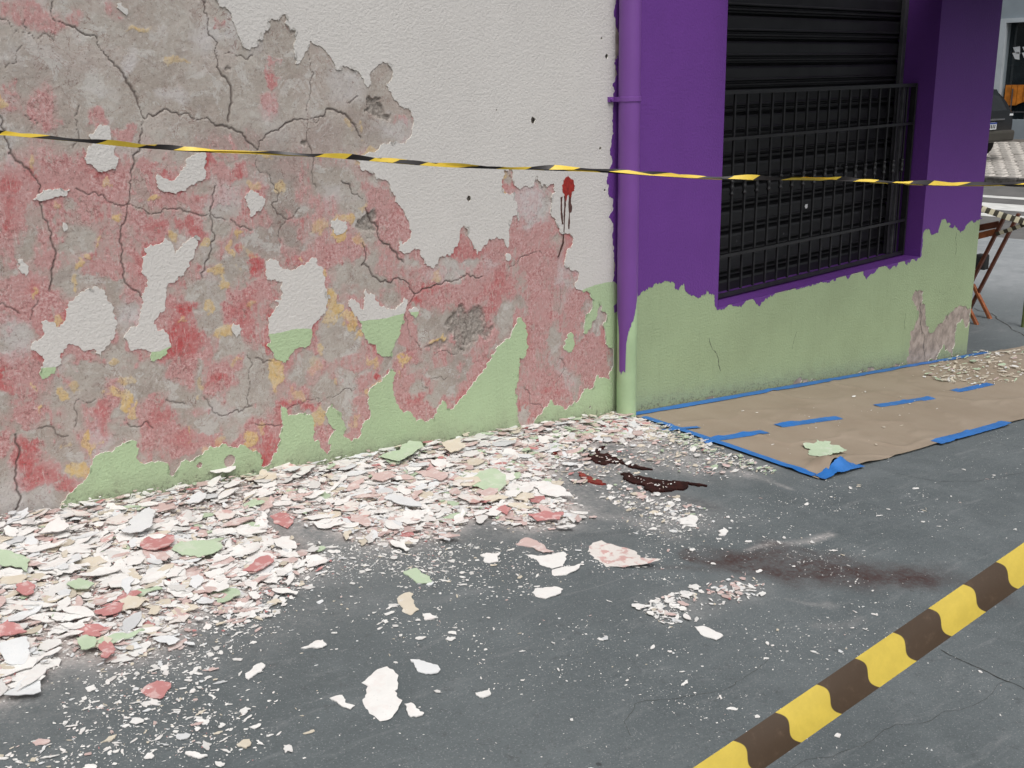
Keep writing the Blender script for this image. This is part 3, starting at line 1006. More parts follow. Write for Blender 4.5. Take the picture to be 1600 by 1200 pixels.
EDGE_LOW = [(975, 568), (957, 575), (955, 602), (950, 592), (942, 590), (935, 586), (931, 590), (928, 600), (920, 608), (908, 618), (897, 628), (888, 636),
            (884, 640), (878, 635), (865, 632), (860, 625), (856, 635), (848, 643), (840, 650), (834, 662), (825, 667), (816, 667), (812, 662), (808, 650),
            (806, 632), (805, 615), (808, 600), (810, 585), (813, 568), (811, 560), (818, 560), (822, 552), (826, 540), (824, 520), (820, 505), (812, 496),
            (808, 505), (800, 520), (790, 530), (782, 538), (775, 545), (768, 555), (764, 565), (760, 575), (755, 582), (745, 592), (735, 605), (725, 618),
            (712, 632), (704, 640), (697, 630), (692, 625), (690, 632), (684, 645), (678, 654), (668, 658), (660, 655), (650, 658), (645, 648), (638, 642),
            (630, 645), (622, 632), (618, 620), (614, 600), (614, 577), (608, 582), (598, 590), (590, 598), (582, 605), (578, 608), (577, 622), (579, 640),
            (577, 655), (570, 658), (566, 668), (565, 678), (558, 685), (550, 690), (545, 685), (538, 683), (537, 672), (538, 660), (533, 648), (525, 640),
            (519, 634), (512, 640), (510, 650), (513, 660), (519, 668), (525, 672), (518, 680), (514, 688), (518, 695), (517, 703), (511, 710), (506, 703),
            (500, 695), (492, 690), (489, 683), (493, 675), (491, 663), (490, 655), (486, 648), (470, 646), (455, 648), (449, 645), (447, 638), (438, 632),
            (440, 650), (441, 662), (440, 672), (439, 688), (435, 700), (428, 708), (424, 720), (420, 727), (412, 731), (408, 728), (409, 718), (408, 712),
            (400, 704), (390, 702), (385, 697), (372, 700), (360, 698), (345, 696), (330, 697), (320, 704), (312, 712), (303, 719), (297, 722), (290, 717),
            (283, 722), (278, 733), (272, 743), (266, 742), (264, 732), (263, 725), (256, 722), (248, 720), (240, 722), (228, 725), (218, 722), (213, 716),
            (216, 708), (217, 700), (214, 690), (208, 688), (200, 690), (192, 692), (186, 697), (178, 704), (175, 707), (165, 706), (157, 708), (150, 712),
            (145, 718), (142, 728), (140, 738), (135, 748), (130, 755), (120, 762), (112, 770), (104, 777), (100, 783), (101, 830)]
ISL = [
    [(152, 200), (163, 196), (172, 200), (173, 218), (178, 238), (187, 247), (183, 258), (175, 264), (165, 268), (152, 266), (145, 258), (135, 252), (131, 246), (137, 236), (145, 225)],
    [(305, 240), (320, 238), (322, 255), (320, 280), (310, 283), (300, 288), (290, 298), (275, 303), (262, 300), (253, 298), (247, 288), (244, 278), (247, 272), (255, 278), (265, 282), (280, 275), (287, 262), (292, 248)],
    [(391, 297), (398, 300), (410, 306), (415, 312), (412, 322), (400, 330), (395, 338), (391, 335), (388, 320), (383, 308)],
    [(52, 312), (65, 302), (85, 296), (110, 296), (105, 305), (90, 308), (70, 312)],
    [(225, 387), (240, 385), (252, 380), (258, 372), (266, 377), (272, 388), (273, 398), (280, 390), (285, 382), (298, 372), (310, 370), (308, 385), (303, 400), (297, 415),
     (288, 430), (275, 438), (262, 445), (260, 460), (258, 475), (254, 488), (245, 497), (240, 506), (246, 517), (256, 514), (262, 522), (265, 535), (262, 552), (250, 562), (240, 565),
     (235, 560), (230, 548), (215, 545), (205, 548), (200, 536), (195, 524), (203, 514), (214, 510), (220, 490), (223, 475), (222, 464), (226, 454), (232, 447), (230, 436), (222, 426), (222, 402)],
    [(150, 447), (163, 453), (168, 470), (179, 480), (182, 500), (181, 520), (172, 530), (165, 545), (158, 558), (150, 552), (145, 545), (130, 548), (120, 540), (108, 537), (102, 545),
     (95, 560), (88, 573), (86, 583), (75, 590), (66, 592), (62, 585), (68, 573), (70, 562), (60, 552), (48, 545), (50, 540), (62, 530), (70, 522), (67, 510), (65, 503), (78, 503), (88, 512),
     (95, 510), (103, 500), (105, 482), (115, 470), (125, 458), (138, 450)],
    [(415, 408), (422, 405), (432, 406), (437, 415), (450, 420), (462, 421), (475, 415), (480, 410), (487, 403), (495, 404), (498, 415), (504, 425), (507, 445), (510, 460), (511, 475),
     (508, 490), (500, 498), (492, 505), (488, 515), (487, 528), (485, 538), (473, 542), (460, 545), (453, 555), (447, 567), (440, 564), (430, 560), (425, 548), (418, 538), (420, 525),
     (421, 515), (420, 500), (418, 495), (430, 485), (435, 478), (430, 470), (440, 468), (441, 455), (442, 440), (430, 436), (418, 437), (415, 425)],
    [(545, 470), (555, 467), (562, 475), (568, 484), (570, 470), (569, 458), (572, 452), (578, 460), (588, 470), (600, 478), (610, 484), (618, 484), (622, 478), (630, 470), (632, 465),
     (637, 468), (634, 485), (630, 495), (627, 510), (624, 525), (618, 535), (615, 545), (612, 555), (600, 557), (593, 553), (588, 543), (588, 538), (576, 537), (570, 525), (565, 515),
     (560, 500), (555, 495), (550, 485)],
    [(892, 519), (896, 530), (897, 542), (894, 550), (888, 551), (881, 545), (883, 532), (888, 522)],
    [(28, 406), (36, 405), (42, 414), (45, 424), (40, 432), (33, 425)],
    [(365, 505), (374, 507), (375, 522), (370, 527), (365, 520)],
    [(519, 345), (528, 340), (540, 345), (543, 356), (532, 366), (522, 362)],
    [(640, 483), (650, 480), (656, 484), (650, 497), (643, 492)],
    [(183, 6), (190, 4), (200, 16), (198, 25), (188, 16)],
    [(790, 399), (795, 396), (799, 402), (796, 408), (791, 406)],
    [(97, 346), (103, 349), (106, 357), (101, 362), (98, 355)],
]
# dado line between white above and green below (measured along the wall)
LINE = [(-200, 614), (60, 576), (250, 549), (420, 522), (490, 514), (560, 501), (630, 490), (760, 470), (930, 445), (975, 438)]
line_w = rough(wp(LINE), 0.02, 0.03, 77, closed=False)
lx = np.array([p[0] for p in line_w])
lz = np.array([p[1] for p in line_w])
o_ = np.argsort(lx)
dado = lambda X: np.interp(X, lx[o_], lz[o_])

A = (XW, on_wall(958, 544)[1])
up = rough(wp(EDGE_UP), 0.006, 0.16, 21, closed=False)
up = up[:-1] + [(XW, up[-1][1]), (XW, 3.4), (up[0][0], 3.4)]
lowp = wp(EDGE_LOW)
lowp[0] = (XW, lowp[0][1])
lo = rough(lowp, 0.006, 0.16, 22, closed=False)
lo = lo + [(lo[-1][0], -0.25), (XW, -0.25)]
isl = [rough(wp(p), 0.006, 0.17, 30 + i) for i, p in enumerate(ISL)]

# chipped holes in the coat
holes = []
for (x, y, r) in ((833, 188, 5.5), (733, 310, 4.5), (359, 720, 8.5), (940, 60, 2.2), (948, 88, 4), (945, 297, 2.4), (938, 232, 3), (312, 727, 4), (922, 676 - 40, 2.5), (776, 172, 1.5)):
    X, Z = on_wall(x, y)
    rr = np.random.default_rng(int(x))
    holes.append([(X + (r * 0.0026) * (1 + rr.normal(0, .12)) * math.cos(t), Z + (r * 0.0026) * (1.1 + rr.normal(0, .12)) * math.sin(t)) for t in np.linspace(0, 2 * math.pi, 13)[:-1]])
TH = 0.006
edges = [line_w]
for nm, mt, kp in (('white_coat', 'white_paint', lambda cx, cz: cz > dado(cx)), ('green_coat', 'green_paint', lambda cx, cz: cz <= dado(cx))):
    slab([up], holes, 0.0, TH, kp, edges).build(nm, [mt, 'paint_edge'], pw_)
slab([lo], holes, 0.0, TH).build('green_coat', ['green_paint', 'paint_edge'], pw_)
for i, pl in enumerate(isl):
    cz = np.array(pl)
    has_w = (cz[:, 1] > dado(cz[:, 0])).any()
    has_g = (cz[:, 1] <= dado(cz[:, 0])).any()
    if has_w:
        slab([pl], [], 0.0003, TH, lambda a, b: b > dado(a), edges).build('white_patch', ['white_paint', 'paint_edge'], pw_)
    if has_g:
        slab([pl], [], 0.0003, TH, lambda a, b: b <= dado(a), edges).build('green_patch', ['green_paint', 'paint_edge'], pw_)

# plaster: a real relief with cracks cut in, lost lumps and thin remnants of older coats
xs = np.concatenate([np.arange(-6.0, -3.2, 0.1), np.arange(-3.2, XW, 0.0033), [XW]])
zs = np.concatenate([[-0.3], np.arange(-0.08, 2.12, 0.0033), np.arange(2.2, 3.45, 0.1)])
PX, PZ = np.meshgrid(xs, zs, indexing='ij')
# picture-plane style survey coordinates of each wall point (pixels of the survey photo), used to look traced marks up
DX, DY, DZ = PX - CAM[0], 0 - CAM[1], PZ - CAM[2]
dep = DX * FWD[0] + DY * FWD[1] + DZ * FWD[2]
SX = 800 + FPX * (DX * RGT[0] + DY * RGT[1] + DZ * RGT[2]) / dep
SY = 600 - FPX * (DX * UPV[0] + DY * UPV[1] + DZ * UPV[2]) / dep
n1 = fbm(PX, PZ, 9, 5, 1)
n2 = fbm(PX, PZ, 26, 4, 2)
n3 = fbm(PX, PZ, 70, 3, 3)
WXs = SX + (n1 - .5) * 42 + (n2 - .5) * 26 + (n3 - .5) * 8
WYs = SY + (fbm(PX, PZ, 9, 5, 6) - .5) * 42 + (fbm(PX, PZ, 26, 4, 7) - .5) * 26 + (fbm(PX, PZ, 70, 3, 9) - .5) * 8


def blots(lst, soft=0.35):
    m = np.zeros(PX.shape)
    for x, y, rx, ry, s in lst:
        sel = (np.abs(SX - x) < rx * 2.2 + 45) & (np.abs(SY - y) < ry * 2.2 + 45)
        d = np.hypot((WXs[sel] - x) / rx, (WYs[sel] - y) / ry)
        m[sel] = np.maximum(m[sel], s * sstep(1 + soft, 1 - soft, d))
    return m


RED = [(30, 20, 45, 20, .7), (70, 40, 30, 12, .7), (112, 25, 15, 10, .5), (20, 150, 22, 24, .6), (60, 175, 22, 38, .75), (160, 190, 22, 12, .9), (195, 212, 14, 14, .9),
       (182, 262, 9, 14, 1), (75, 265, 90, 38, .75), (30, 300, 50, 30, .7), (20, 345, 24, 40, .9), (60, 330, 40, 30, .5), (235, 262, 8, 20, .9), (250, 290, 20, 16, .7),
       (328, 252, 9, 16, 1), (352, 268, 32, 18, .7), (305, 312, 45, 16, .7), (318, 330, 14, 22, .9), (426, 122, 9, 18, 1), (432, 90, 7, 12, .7), (424, 165, 16, 20, .8),
       (335, 38, 12, 7, .6), (250, 335, 50, 20, .5), (245, 360, 22, 14, 1), (305, 360, 24, 20, 1), (170, 432, 30, 14, .9), (220, 432, 14, 12, .95), (283, 480, 24, 18, 1),
       (288, 528, 28, 44, 1), (290, 582, 20, 20, .9), (378, 490, 28, 36, .95), (405, 412, 16, 16, 1), (400, 460, 20, 20, .6), (350, 600, 24, 24, .85), (332, 566, 8, 14, .9),
       (35, 580, 45, 42, .85), (8, 590, 16, 30, 1), (38, 640, 36, 24, .9), (75, 370, 16, 40, .7), (45, 455, 40, 24, .7), (35, 490, 40, 14, .6), (165, 660, 16, 32, .95),
       (255, 652, 26, 26, .9), (282, 690, 36, 18, .95), (230, 700, 14, 16, .5), (60, 690, 6, 13, 1), (42, 715, 22, 32, .95), (62, 745, 40, 16, .95), (92, 758, 24, 14, .8), (12, 690, 12, 34, .9),
       (422, 690, 18, 38, .95), (420, 720, 12, 12, 1), (405, 680, 14, 30, .8), (500, 690, 10, 8, .6), (510, 700, 10, 10, .7), (470, 630, 28, 9, .95), (452, 560, 16, 30, .6), (488, 520, 14, 40, .7),
       (592, 586, 10, 9, 1), (425, 545, 8, 12, 1), (500, 430, 22, 50, .6), (545, 392, 40, 20, .75), (596, 308, 26, 22, .85), (615, 345, 26, 32, .75), (585, 300, 20, 10, .6),
       (722, 388, 20, 20, 1), (655, 405, 10, 14, .7), (780, 395, 24, 28, .8), (830, 372, 44, 26, .8), (850, 420, 50, 44, .9), (775, 450, 28, 34, .95), (700, 462, 60, 22, .85),
       (740, 480, 40, 20, .7), (868, 480, 40, 40, .55), (835, 560, 20, 60, .75), (850, 600, 40, 42, .8), (872, 615, 22, 18, .9), (890, 505, 14, 26, .9), (915, 560, 34, 30, .8),
       (940, 560, 14, 40, .7), (660, 470, 6, 8, 1), (635, 520, 14, 50, .85), (622, 600, 12, 40, .8), (660, 642, 30, 14, .95), (704, 624, 12, 16, .85), (760, 540, 14, 36, .8), (750, 570, 12, 24, .7),
       (570, 590, 20, 12, .5), (560, 650, 12, 30, .5), (200, 290, 110, 40, .45), (240, 300, 60, 60, .4), (140, 560, 24, 10, .6), (150, 255, 16, 10, .9), (360, 220, 60, 20, .3), (120, 660, 40, 60, .2),
       (345, 690, 40, 12, .5), (320, 650, 18, 12, .6), (820, 310, 24, 9, .7), (180, 20, 12, 12, .3), (668, 170, 6, 12, .0), (512, 92, 8, 12, .8), (632, 198, 7, 12, .6)]
HOT = [(283, 480, 22, 14, 1), (288, 530, 26, 34, .9), (405, 412, 14, 16, 1), (378, 490, 22, 26, .6), (8, 590, 16, 24, .9), (45, 715, 16, 26, .9), (60, 690, 6, 13, 1), (62, 745, 30, 12, .7),
       (92, 758, 20, 10, .6), (422, 700, 16, 26, .7), (420, 720, 10, 10, .8), (592, 586, 9, 8, 1), (660, 470, 6, 8, 1), (425, 545, 8, 10, 1), (305, 360, 20, 12, .7), (245, 358, 16, 8, .7), (328, 250, 8, 12, .8),
       (350, 600, 14, 10, .9), (165, 660, 8, 26, .6), (775, 455, 20, 24, .5), (722, 388, 18, 16, .4), (255, 650, 18, 14, .5), (282, 690, 26, 12, .45), (20, 340, 12, 26, .5), (820, 640, 8, 16, .7), (470, 630, 20, 7, .7),
       (872, 610, 12, 10, .5), (426, 122, 7, 14, .5)]
YEL = [(262, 92, 10, 8, .6), (280, 100, 10, 6, .5), (178, 618, 15, 12, 1), (196, 630, 8, 16, .95), (212, 640, 9, 10, .9), (125, 738, 17, 14, 1), (146, 692, 10, 18, 1), (395, 688, 10, 16, .95),
       (412, 670, 5, 8, .6), (352, 520, 11, 11, .95), (140, 404, 8, 8, .9), (187, 344, 8, 8, .9), (235, 308, 5, 6, 1), (345, 422, 11, 9, .8), (372, 402, 8, 14, .8), (322, 475, 7, 12, .8), (437, 592, 9, 24, 1),
       (522, 472, 9, 20, 1), (542, 495, 10, 18, .95), (560, 522, 7, 12, .95), (532, 376, 14, 9, 1), (505, 352, 12, 14, .6), (540, 352, 10, 10, .7), (572, 244, 20, 6, .7), (553, 205, 9, 12, .6),
       (682, 526, 12, 5, 1), (625, 572, 7, 12, 1), (497, 652, 7, 20, .8), (412, 247, 12, 6, .8), (440, 288, 9, 12, .7), (382, 366, 8, 10, .8), (215, 45, 18, 5, .7), (95, 502, 7, 8, .9), (92, 614, 12, 6, .9),
       (116, 592, 10, 10, .7), (792, 284, 7, 18, .9), (682, 424, 8, 10, .5), (200, 590, 12, 5, .6), (545, 660, 6, 14, .5), (8, 152, 7, 9, .8), (490, 575, 8, 8, .3), (580, 560, 8, 6, .7), (400, 395, 8, 6, .4), (320, 590, 5, 5, .4)]
PALE = [(200, 108, 9, 18, .9), (312, 62, 14, 26, .8), (268, 158, 22, 12, .8), (330, 55, 12, 10, .5), (206, 488, 20, 28, .8), (25, 775, 34, 34, .6), (60, 790, 26, 30, .5), (355, 312, 24, 26, .6),
        (545, 130, 26, 28, .6), (525, 300, 20, 18, .6), (622, 205, 26, 14, .7), (832, 318, 36, 26, .9), (22, 525, 24, 30, .7), (360, 45, 14, 26, .5), (405, 70, 12, 18, .4), (20, 90, 14, 20, .4), (170, 150, 26, 12, .3),
        (885, 430, 12, 30, .7), (755, 420, 8, 16, .5), (700, 420, 36, 14, .5), (350, 640, 20, 14, .5), (160, 690, 8, 26, .6), (20, 230, 8, 30, .6), (330, 410, 6, 50, .4), (885, 590, 10, 26, .4), (430, 190, 20, 30, .3), (480, 270, 14, 20, .0)]
DARK = [(440, 255, 50, 46, .75), (360, 215, 60, 16, .6), (455, 345, 40, 40, .7), (500, 210, 26, 24, .6), (580, 200, 22, 26, .5), (720, 545, 50, 40, .45), (80, 110, 60, 30, .4), (440, 380, 40, 20, .6), (740, 600, 30, 24, .3), (600, 420, 30, 12, .35), (100, 430, 20, 8, .6)]
HOLE = [(735, 515, 26, 26, 1), (578, 350, 11, 20, 1), (594, 168, 14, 14, 1), (588, 148, 8, 8, 1), (612, 180, 10, 7, .8), (680, 540, 14, 10, .6), (360, 95, 10, 6, .5), (482, 222, 5, 10, .8)]
yr = np.random.default_rng(8)
for _ in range(46):      # more scraps of the ochre coat
    YEL.append((yr.uniform(10, 620), yr.uniform(250, 740), yr.uniform(3, 9), yr.uniform(4, 11), yr.uniform(.5, .95)))
for _ in range(75):
    HOT.append((yr.uniform(0, 900), yr.uniform(250, 740), yr.uniform(5, 13), yr.uniform(6, 16), yr.uniform(.35, .8)))
red, hot, yel, pal, drk, hol = blots(RED, .5), blots(HOT, .5), blots(YEL, .18), blots(PALE, .6), blots(DARK, .7), blots(HOLE, .22)
base_pink = np.clip(0.20 + 0.55 * sstep(200, 330, SY) + 0.25 * sstep(600, 720, SX), 0, .8)
cov = np.zeros(PX.shape)
for pl in (wp(EDGE_UP) + [(XW, 3.4), (wp(EDGE_UP)[0][0], 3.4)], lowp + [(lowp[-1][0], -.3), (XW, -.3)]):
    cov += in_poly(PX, PZ, pl)
for pl in ISL[:9]:
    cov += in_poly(PX, PZ, wp(pl))
rim = np.clip(blur(np.clip(cov, 0, 1), 9, 2) * 1.6, 0, 1) * sstep(120, 330, SY)
red = np.clip(red + rim * 0.5 * (0.4 + n1), 0, 1)
hot = np.clip(hot + rim * 0.8 * sstep(.52, .66, fbm(PX, PZ, 12, 4, 41)), 0, 1)
red = np.clip(red * (0.72 + 0.6 * n2) + base_pink * sstep(0.44, 0.64, fbm(PX, PZ, 11, 5, 12)) * 0.8, 0, 1)
for (x, y, r) in ((833, 188, 7), (733, 310, 6), (940, 60, 4), (948, 88, 5), (945, 297, 4), (938, 232, 4), (922, 636, 4), (776, 172, 3)):
    hol = np.maximum(hol, 1.3 * sstep(r + 2, r - 2, np.hypot(SX - x, SY - y)))
# cracks
CRACKS = [[(81, -20), (82, 25), (88, 33), (118, 42), (135, 55), (155, 72), (170, 88), (180, 103), (195, 120), (205, 135), (215, 155), (222, 175), (227, 186)],
          [(227, 186), (245, 180), (262, 170), (280, 180), (295, 177), (320, 186), (350, 196), (370, 205), (385, 218), (398, 230), (404, 235)],
          [(404, 235), (415, 215), (425, 205), (445, 195), (470, 186), (480, 186), (500, 182), (510, 175), (522, 171), (540, 178), (550, 192), (560, 205), (565, 215)],
          [(320, -20), (320, 20), (326, 40), (335, 60), (338, 75), (340, 105), (352, 120), (362, 135), (363, 150), (360, 170), (358, 190)],
          [(-30, 24), (0, 28), (15, 33), (30, 50), (55, 60), (85, 63)], [(0, 180), (8, 215), (15, 240), (35, 255), (50, 270), (65, 290), (66, 315), (68, 340), (78, 360), (87, 390), (82, 430), (78, 455)],
          [(483, 85), (485, 105), (492, 115), (485, 130), (485, 155), (480, 165), (482, 190), (480, 215), (488, 235), (490, 260), (495, 295)],
          [(225, 190), (220, 215), (213, 240), (205, 270), (203, 300), (200, 330), (195, 350), (188, 375), (190, 410), (193, 430), (200, 445), (215, 455), (227, 470)],
          [(402, 240), (402, 262), (415, 270), (425, 285), (437, 303), (425, 320), (435, 335), (447, 342), (460, 338), (470, 325)],
          [(338, 290), (335, 315), (331, 335), (333, 355), (337, 375), (330, 395), (322, 410), (318, 435)], [(331, 335), (350, 342), (370, 352), (395, 360)],
          [(120, 295), (150, 300), (170, 315), (190, 322), (215, 325), (235, 335), (260, 325), (280, 326), (300, 332), (325, 336)],
          [(535, 283), (548, 290), (550, 300), (562, 307), (568, 315)], [(572, 325), (582, 345), (592, 370), (605, 382), (615, 392), (622, 402), (632, 410)],
          [(567, 380), (566, 415), (580, 425), (590, 435), (605, 440), (630, 437), (640, 448), (650, 460), (665, 451), (690, 445), (715, 438), (745, 435), (755, 432)],
          [(650, 460), (640, 475), (632, 490), (638, 510), (648, 530), (660, 550)], [(795, 422), (810, 412), (820, 400), (835, 394), (855, 395)],
          [(118, 668), (117, 640), (120, 627), (150, 625)], [(60, 670), (85, 670), (108, 682)], [(200, 662), (215, 668), (240, 670)], [(260, 625), (290, 632)],
          [(25, 680), (26, 740), (25, 800)], [(320, 620), (335, 645), (345, 650), (375, 645), (395, 635), (392, 600), (396, 570), (388, 555)], [(400, 663), (440, 664)],
          [(340, 82), (358, 82), (372, 88), (384, 92), (396, 86)], [(480, 186), (496, 192), (510, 182)], [(447, 343), (440, 355), (438, 385)], [(728, 505), (727, 540)], [(680, 555), (700, 548), (728, 548)],
          [(450, 640), (498, 622), (500, 632), (525, 620), (545, 608), (552, 612)], [(660, 590), (662, 605), (670, 608), (676, 592), (700, 590)], [(0, 475), (20, 482), (32, 490)], [(60, 470), (55, 480), (48, 500)],
          [(400, 560), (412, 568), (425, 565)], [(875, 445), (875, 490)], [(875, 560), (878, 585), (868, 600)], [(35, 65), (28, 80), (10, 105)], [(125, 165), (120, 200), (115, 230)],
          [(40, 30), (38, 55)], [(60, 195), (40, 180)], [(560, 150), (545, 160)], [(820, 605), (850, 640)]]
crk = np.zeros(PX.shape)
cdep = np.zeros(PX.shape)
WIDE = {0: 1.35, 1: 1.25, 2: 1.1, 3: 1.2, 5: 1.1, 13: 1.7, 12: 1.1, 14: 1.1, 7: .95, 9: .9, 21: 1.2, 22: .7, 11: .7}
for ci, pl in enumerate(CRACKS):
    P = np.array(rough(wp(pl), 0.010, 0.13, 200 + ci, closed=False))
    wd = 0.00165 * WIDE.get(ci, 0.7)
    for a, b in zip(P[:-1], P[1:]):
        i0, i1 = np.searchsorted(xs, [min(a[0], b[0]) - .016, max(a[0], b[0]) + .016])
        j0, j1 = np.searchsorted(zs, [min(a[1], b[1]) - .016, max(a[1], b[1]) + .016])
        if i1 <= i0 or j1 <= j0:
            continue
        sx_, sz_ = PX[i0:i1, j0:j1], PZ[i0:i1, j0:j1]
        d = b - a
        t = np.clip(((sx_ - a[0]) * d[0] + (sz_ - a[1]) * d[1]) / (d @ d + 1e-12), 0, 1)
        dist = np.hypot(sx_ - a[0] - t * d[0], sz_ - a[1] - t * d[1])
        w2 = wd * (0.50 + 1.15 * sstep(.25, .75, n1[i0:i1, j0:j1]))
        c_ = sstep(1.7, 0.5, dist / w2)
        crk[i0:i1, j0:j1] = np.maximum(crk[i0:i1, j0:j1], c_ * min(1, .45 + .5 * WIDE.get(ci, .62)))
relief = (fbm(PX, PZ, 2.2, 4, 14) - .5) * 0.004 + (n2 - .5) * 0.0018 + (n3 - .5) * 0.0009
relief -= 0.0008 * sstep(.35, .55, red) + 0.0010 * sstep(.4, .6, yel)
depth = 0.0048 + np.clip(relief, -0.0032, 0.004) + hol * (0.009 + 0.008 * (n3 - .3)) + crk * 0.005
fine = (PX > -3.2) & (PZ < 2.1)
co, q = grid_mesh('plaster', xs, zs, lambda a, b: np.stack([a, depth, b], -1))
me = np_mesh('plaster', co, q)
for nm, ar in (('red', red), ('hot', hot), ('yellow', yel), ('pale', pal), ('dark', drk), ('hole', hol), ('crack', crk)):
    set_attr(me, nm, ar * fine)
link('plaster', me, 'plaster', pw_, smooth=True)
MB().box((-6.0, 0.045, -0.3), (XW, 0.30, 3.45)).build('masonry', 'old_render', pw_)
# dirty crack line where wall and pavement meet
# red blot with runs, thin skin of dried paint
def blot_mesh(pl, Y, name, mat, parent, seed, amp=0.12):
    slab([rough(wp(pl), 0.004, amp, seed)], [], Y, 0.003).build(name, [mat, mat], parent)


blot_mesh([(880, 282), (884, 277), (888, 275), (892, 280), (896, 281), (898, 290), (897, 298), (893, 303), (892, 309), (889, 303), (886, 306), (884, 315), (882, 306), (879, 300), (878, 290)], -0.0016, 'red_splat', 'drip_red', pw_, 5)
for i, pl in enumerate([[(876, 308), (879, 307), (878, 325), (880, 350), (878, 351), (876, 335)], [(881, 306), (885, 306), (883.5, 325), (882, 350), (881, 380), (873, 402), (871.5, 401), (879, 380), (880.5, 350), (881.5, 325)],
                         [(889, 305), (893, 306), (892, 318), (894, 322), (893, 331), (890, 333), (889.5, 358), (888, 358), (889, 333), (888, 318)]]):
    blot_mesh(pl, -0.0010, 'paint_run', 'drip_dark', pw_, 60 + i, 0.03)

# ================================================================== SHOP FRONT (purple over green)
XE = 3.955
ZS = 0.447
XL, XR = 0.772, 3.070
sw = empty('shop_front', (2, 0, -0.2), 'shop front painted dark purple above and pale green below', 'wall')
body = MB()
b0 = 0.0042
body.box((XW + .001, b0, -1.2), (XL - .002, .36, 3.6)).box((XR + .002, b0, -1.2), (XE, .36, 3.6)).box((XL - .002, b0, -1.2), (XR + .002, .36, ZS - .002)).box((XL - .002, b0, 2.9), (XR + .002, .36, 3.6))
body.box((XE - .25, .361, -1.2), (XE, 7, 3.6))
body.build('masonry', 'bare_patch', sw)
# lower edge of the purple, left of window, round the sill, right of window
PU_L = [(960, 488), (966, 486), (975, 482), (990, 470), (994, 463), (1005, 455), (1020, 449), (1030, 442), (1040, 439), (1047, 441), (1052, 439), (1054, 449), (1060, 453), (1068, 444), (1071, 455), (1076, 459), (1085, 463), (1095, 464), (1101, 461), (1103, 452), (1108, 459), (1116, 461), (1118, 480), (1121, 484),
        (1130, 482), (1145, 478), (1160, 476), (1180, 472), (1195, 468), (1210, 459), (1230, 453), (1245, 452), (1270, 444), (1290, 441), (1310, 432), (1340, 425), (1370, 421), (1385, 416), (1392, 420), (1400, 417), (1405, 410), (1425, 404), (1439, 401), (1441, 385),
        (1442, 365), (1455, 366), (1466, 363), (1468, 352), (1471, 343), (1477, 341), (1480, 348), (1486, 350), (1483, 355), (1495, 356), (1508, 356), (1512, 349), (1522, 347), (1530, 343), (1536, 340)]
pl = rough(wp(PU_L), 0.008, 0.13, 91, closed=False)
brs = np.random.default_rng(5)
pl = [(p[0], p[1] + brs.normal(0, .0032)) for p in pl]
pl[-1] = (XE, pl[-1][1])
STRIP = [(959, 478), (957, 440), (960, 400), (957, 330), (953, 262), (953, 235), (957, 205), (958, 160), (960, 100), (963, 40), (964, -30)]
stl = rough(wp(STRIP), 0.01, 0.14, 92, closed=False)
pur = pl + [(XE, 3.6), (stl[-1][0], 3.6)] + stl[::-1]
WIN = [(XL, ZS), (XR, ZS), (XR, 2.9), (XL, 2.9)]
slab([pur], [WIN], -0.0014, 0.006).build('purple_coat', ['purple_paint', 'purple_paint'], sw)
grn = [(XW + .001, -1.2), (XE, -1.2), (XE, on_wall(1535, 335)[1])] + [(XR + .01, on_wall(1440, 335)[1]), (XR + .01, ZS - .004), (XL - .01, ZS - .004), (XL - .01, .75), (XW + .001, .75)]
BARE = [[(1441, 460), (1443, 456), (1438, 452), (1428, 458), (1425, 470), (1432, 478), (1436, 490), (1430, 505), (1422, 520), (1420, 545), (1416, 562), (1425, 575), (1450, 566), (1490, 560), (1488, 545), (1492, 535), (1496, 505),
         (1505, 500), (1508, 512), (1514, 505), (1518, 480), (1508, 478), (1500, 476), (1493, 480), (1478, 492), (1470, 505), (1462, 512), (1452, 520), (1447, 510), (1446, 490), (1441, 475)],
        [(1230, 603), (1240, 598), (1262, 594), (1275, 594), (1262, 600), (1245, 606), (1230, 610)], [(1340, 582), (1370, 576), (1400, 568), (1412, 566), (1400, 575), (1350, 586)], [(1095, 626), (1108, 619), (1116, 620), (1112, 626), (1098, 632)]]
bare = [rough(wp(p), 0.008, 0.15, 95 + i) for i, p in enumerate(BARE)]
slab([grn], bare, 0.0, 0.006).build('green_coat', ['green_paint_street', 'paint_edge'], sw)
# hairline cracks in the shop front
for k, (p, wd) in enumerate([([(1437, 470), (1441, 490), (1440, 510), (1443, 540), (1445, 565)], .005), ([(1494, 363), (1494, 380), (1492, 402)], .005), ([(1437, 480), (1432, 505)], .003), ([(1415, 490), (1414, 515)], .004),
                             ([(1108, 528), (1113, 545), (1122, 560), (1126, 580)], .005), ([(1470, 505), (1478, 500), (1482, 488)], .004), ([(1245, 518), (1240, 535), (1238, 545)], .003), ([(1460, 452), (1490, 449)], .003)]):
    P = rough(wp(p), 0.02, 0.1, 140 + k, closed=False)
    v = []
    for i, pt in enumerate(P):
        ww = wd * (0.3 + 0.9 * _LAT[(i * 5) & 255, k])
        v += [(pt[0] - ww / 2, -0.0006, pt[1]), (pt[0] + ww / 2, -0.0006, pt[1])]
    MB().add(v, [(2 * i, 2 * i + 1, 2 * i + 3, 2 * i + 2) for i in range(len(P) - 1)]).build('crack', 'hole_dark', sw)
rv = MB()
e = 0.0012
rv.add([(XL + e, -.0012, ZS), (XL + e, .36, ZS), (XL + e, .36, 2.9), (XL + e, -.0012, 2.9)], [(0, 1, 2, 3)])
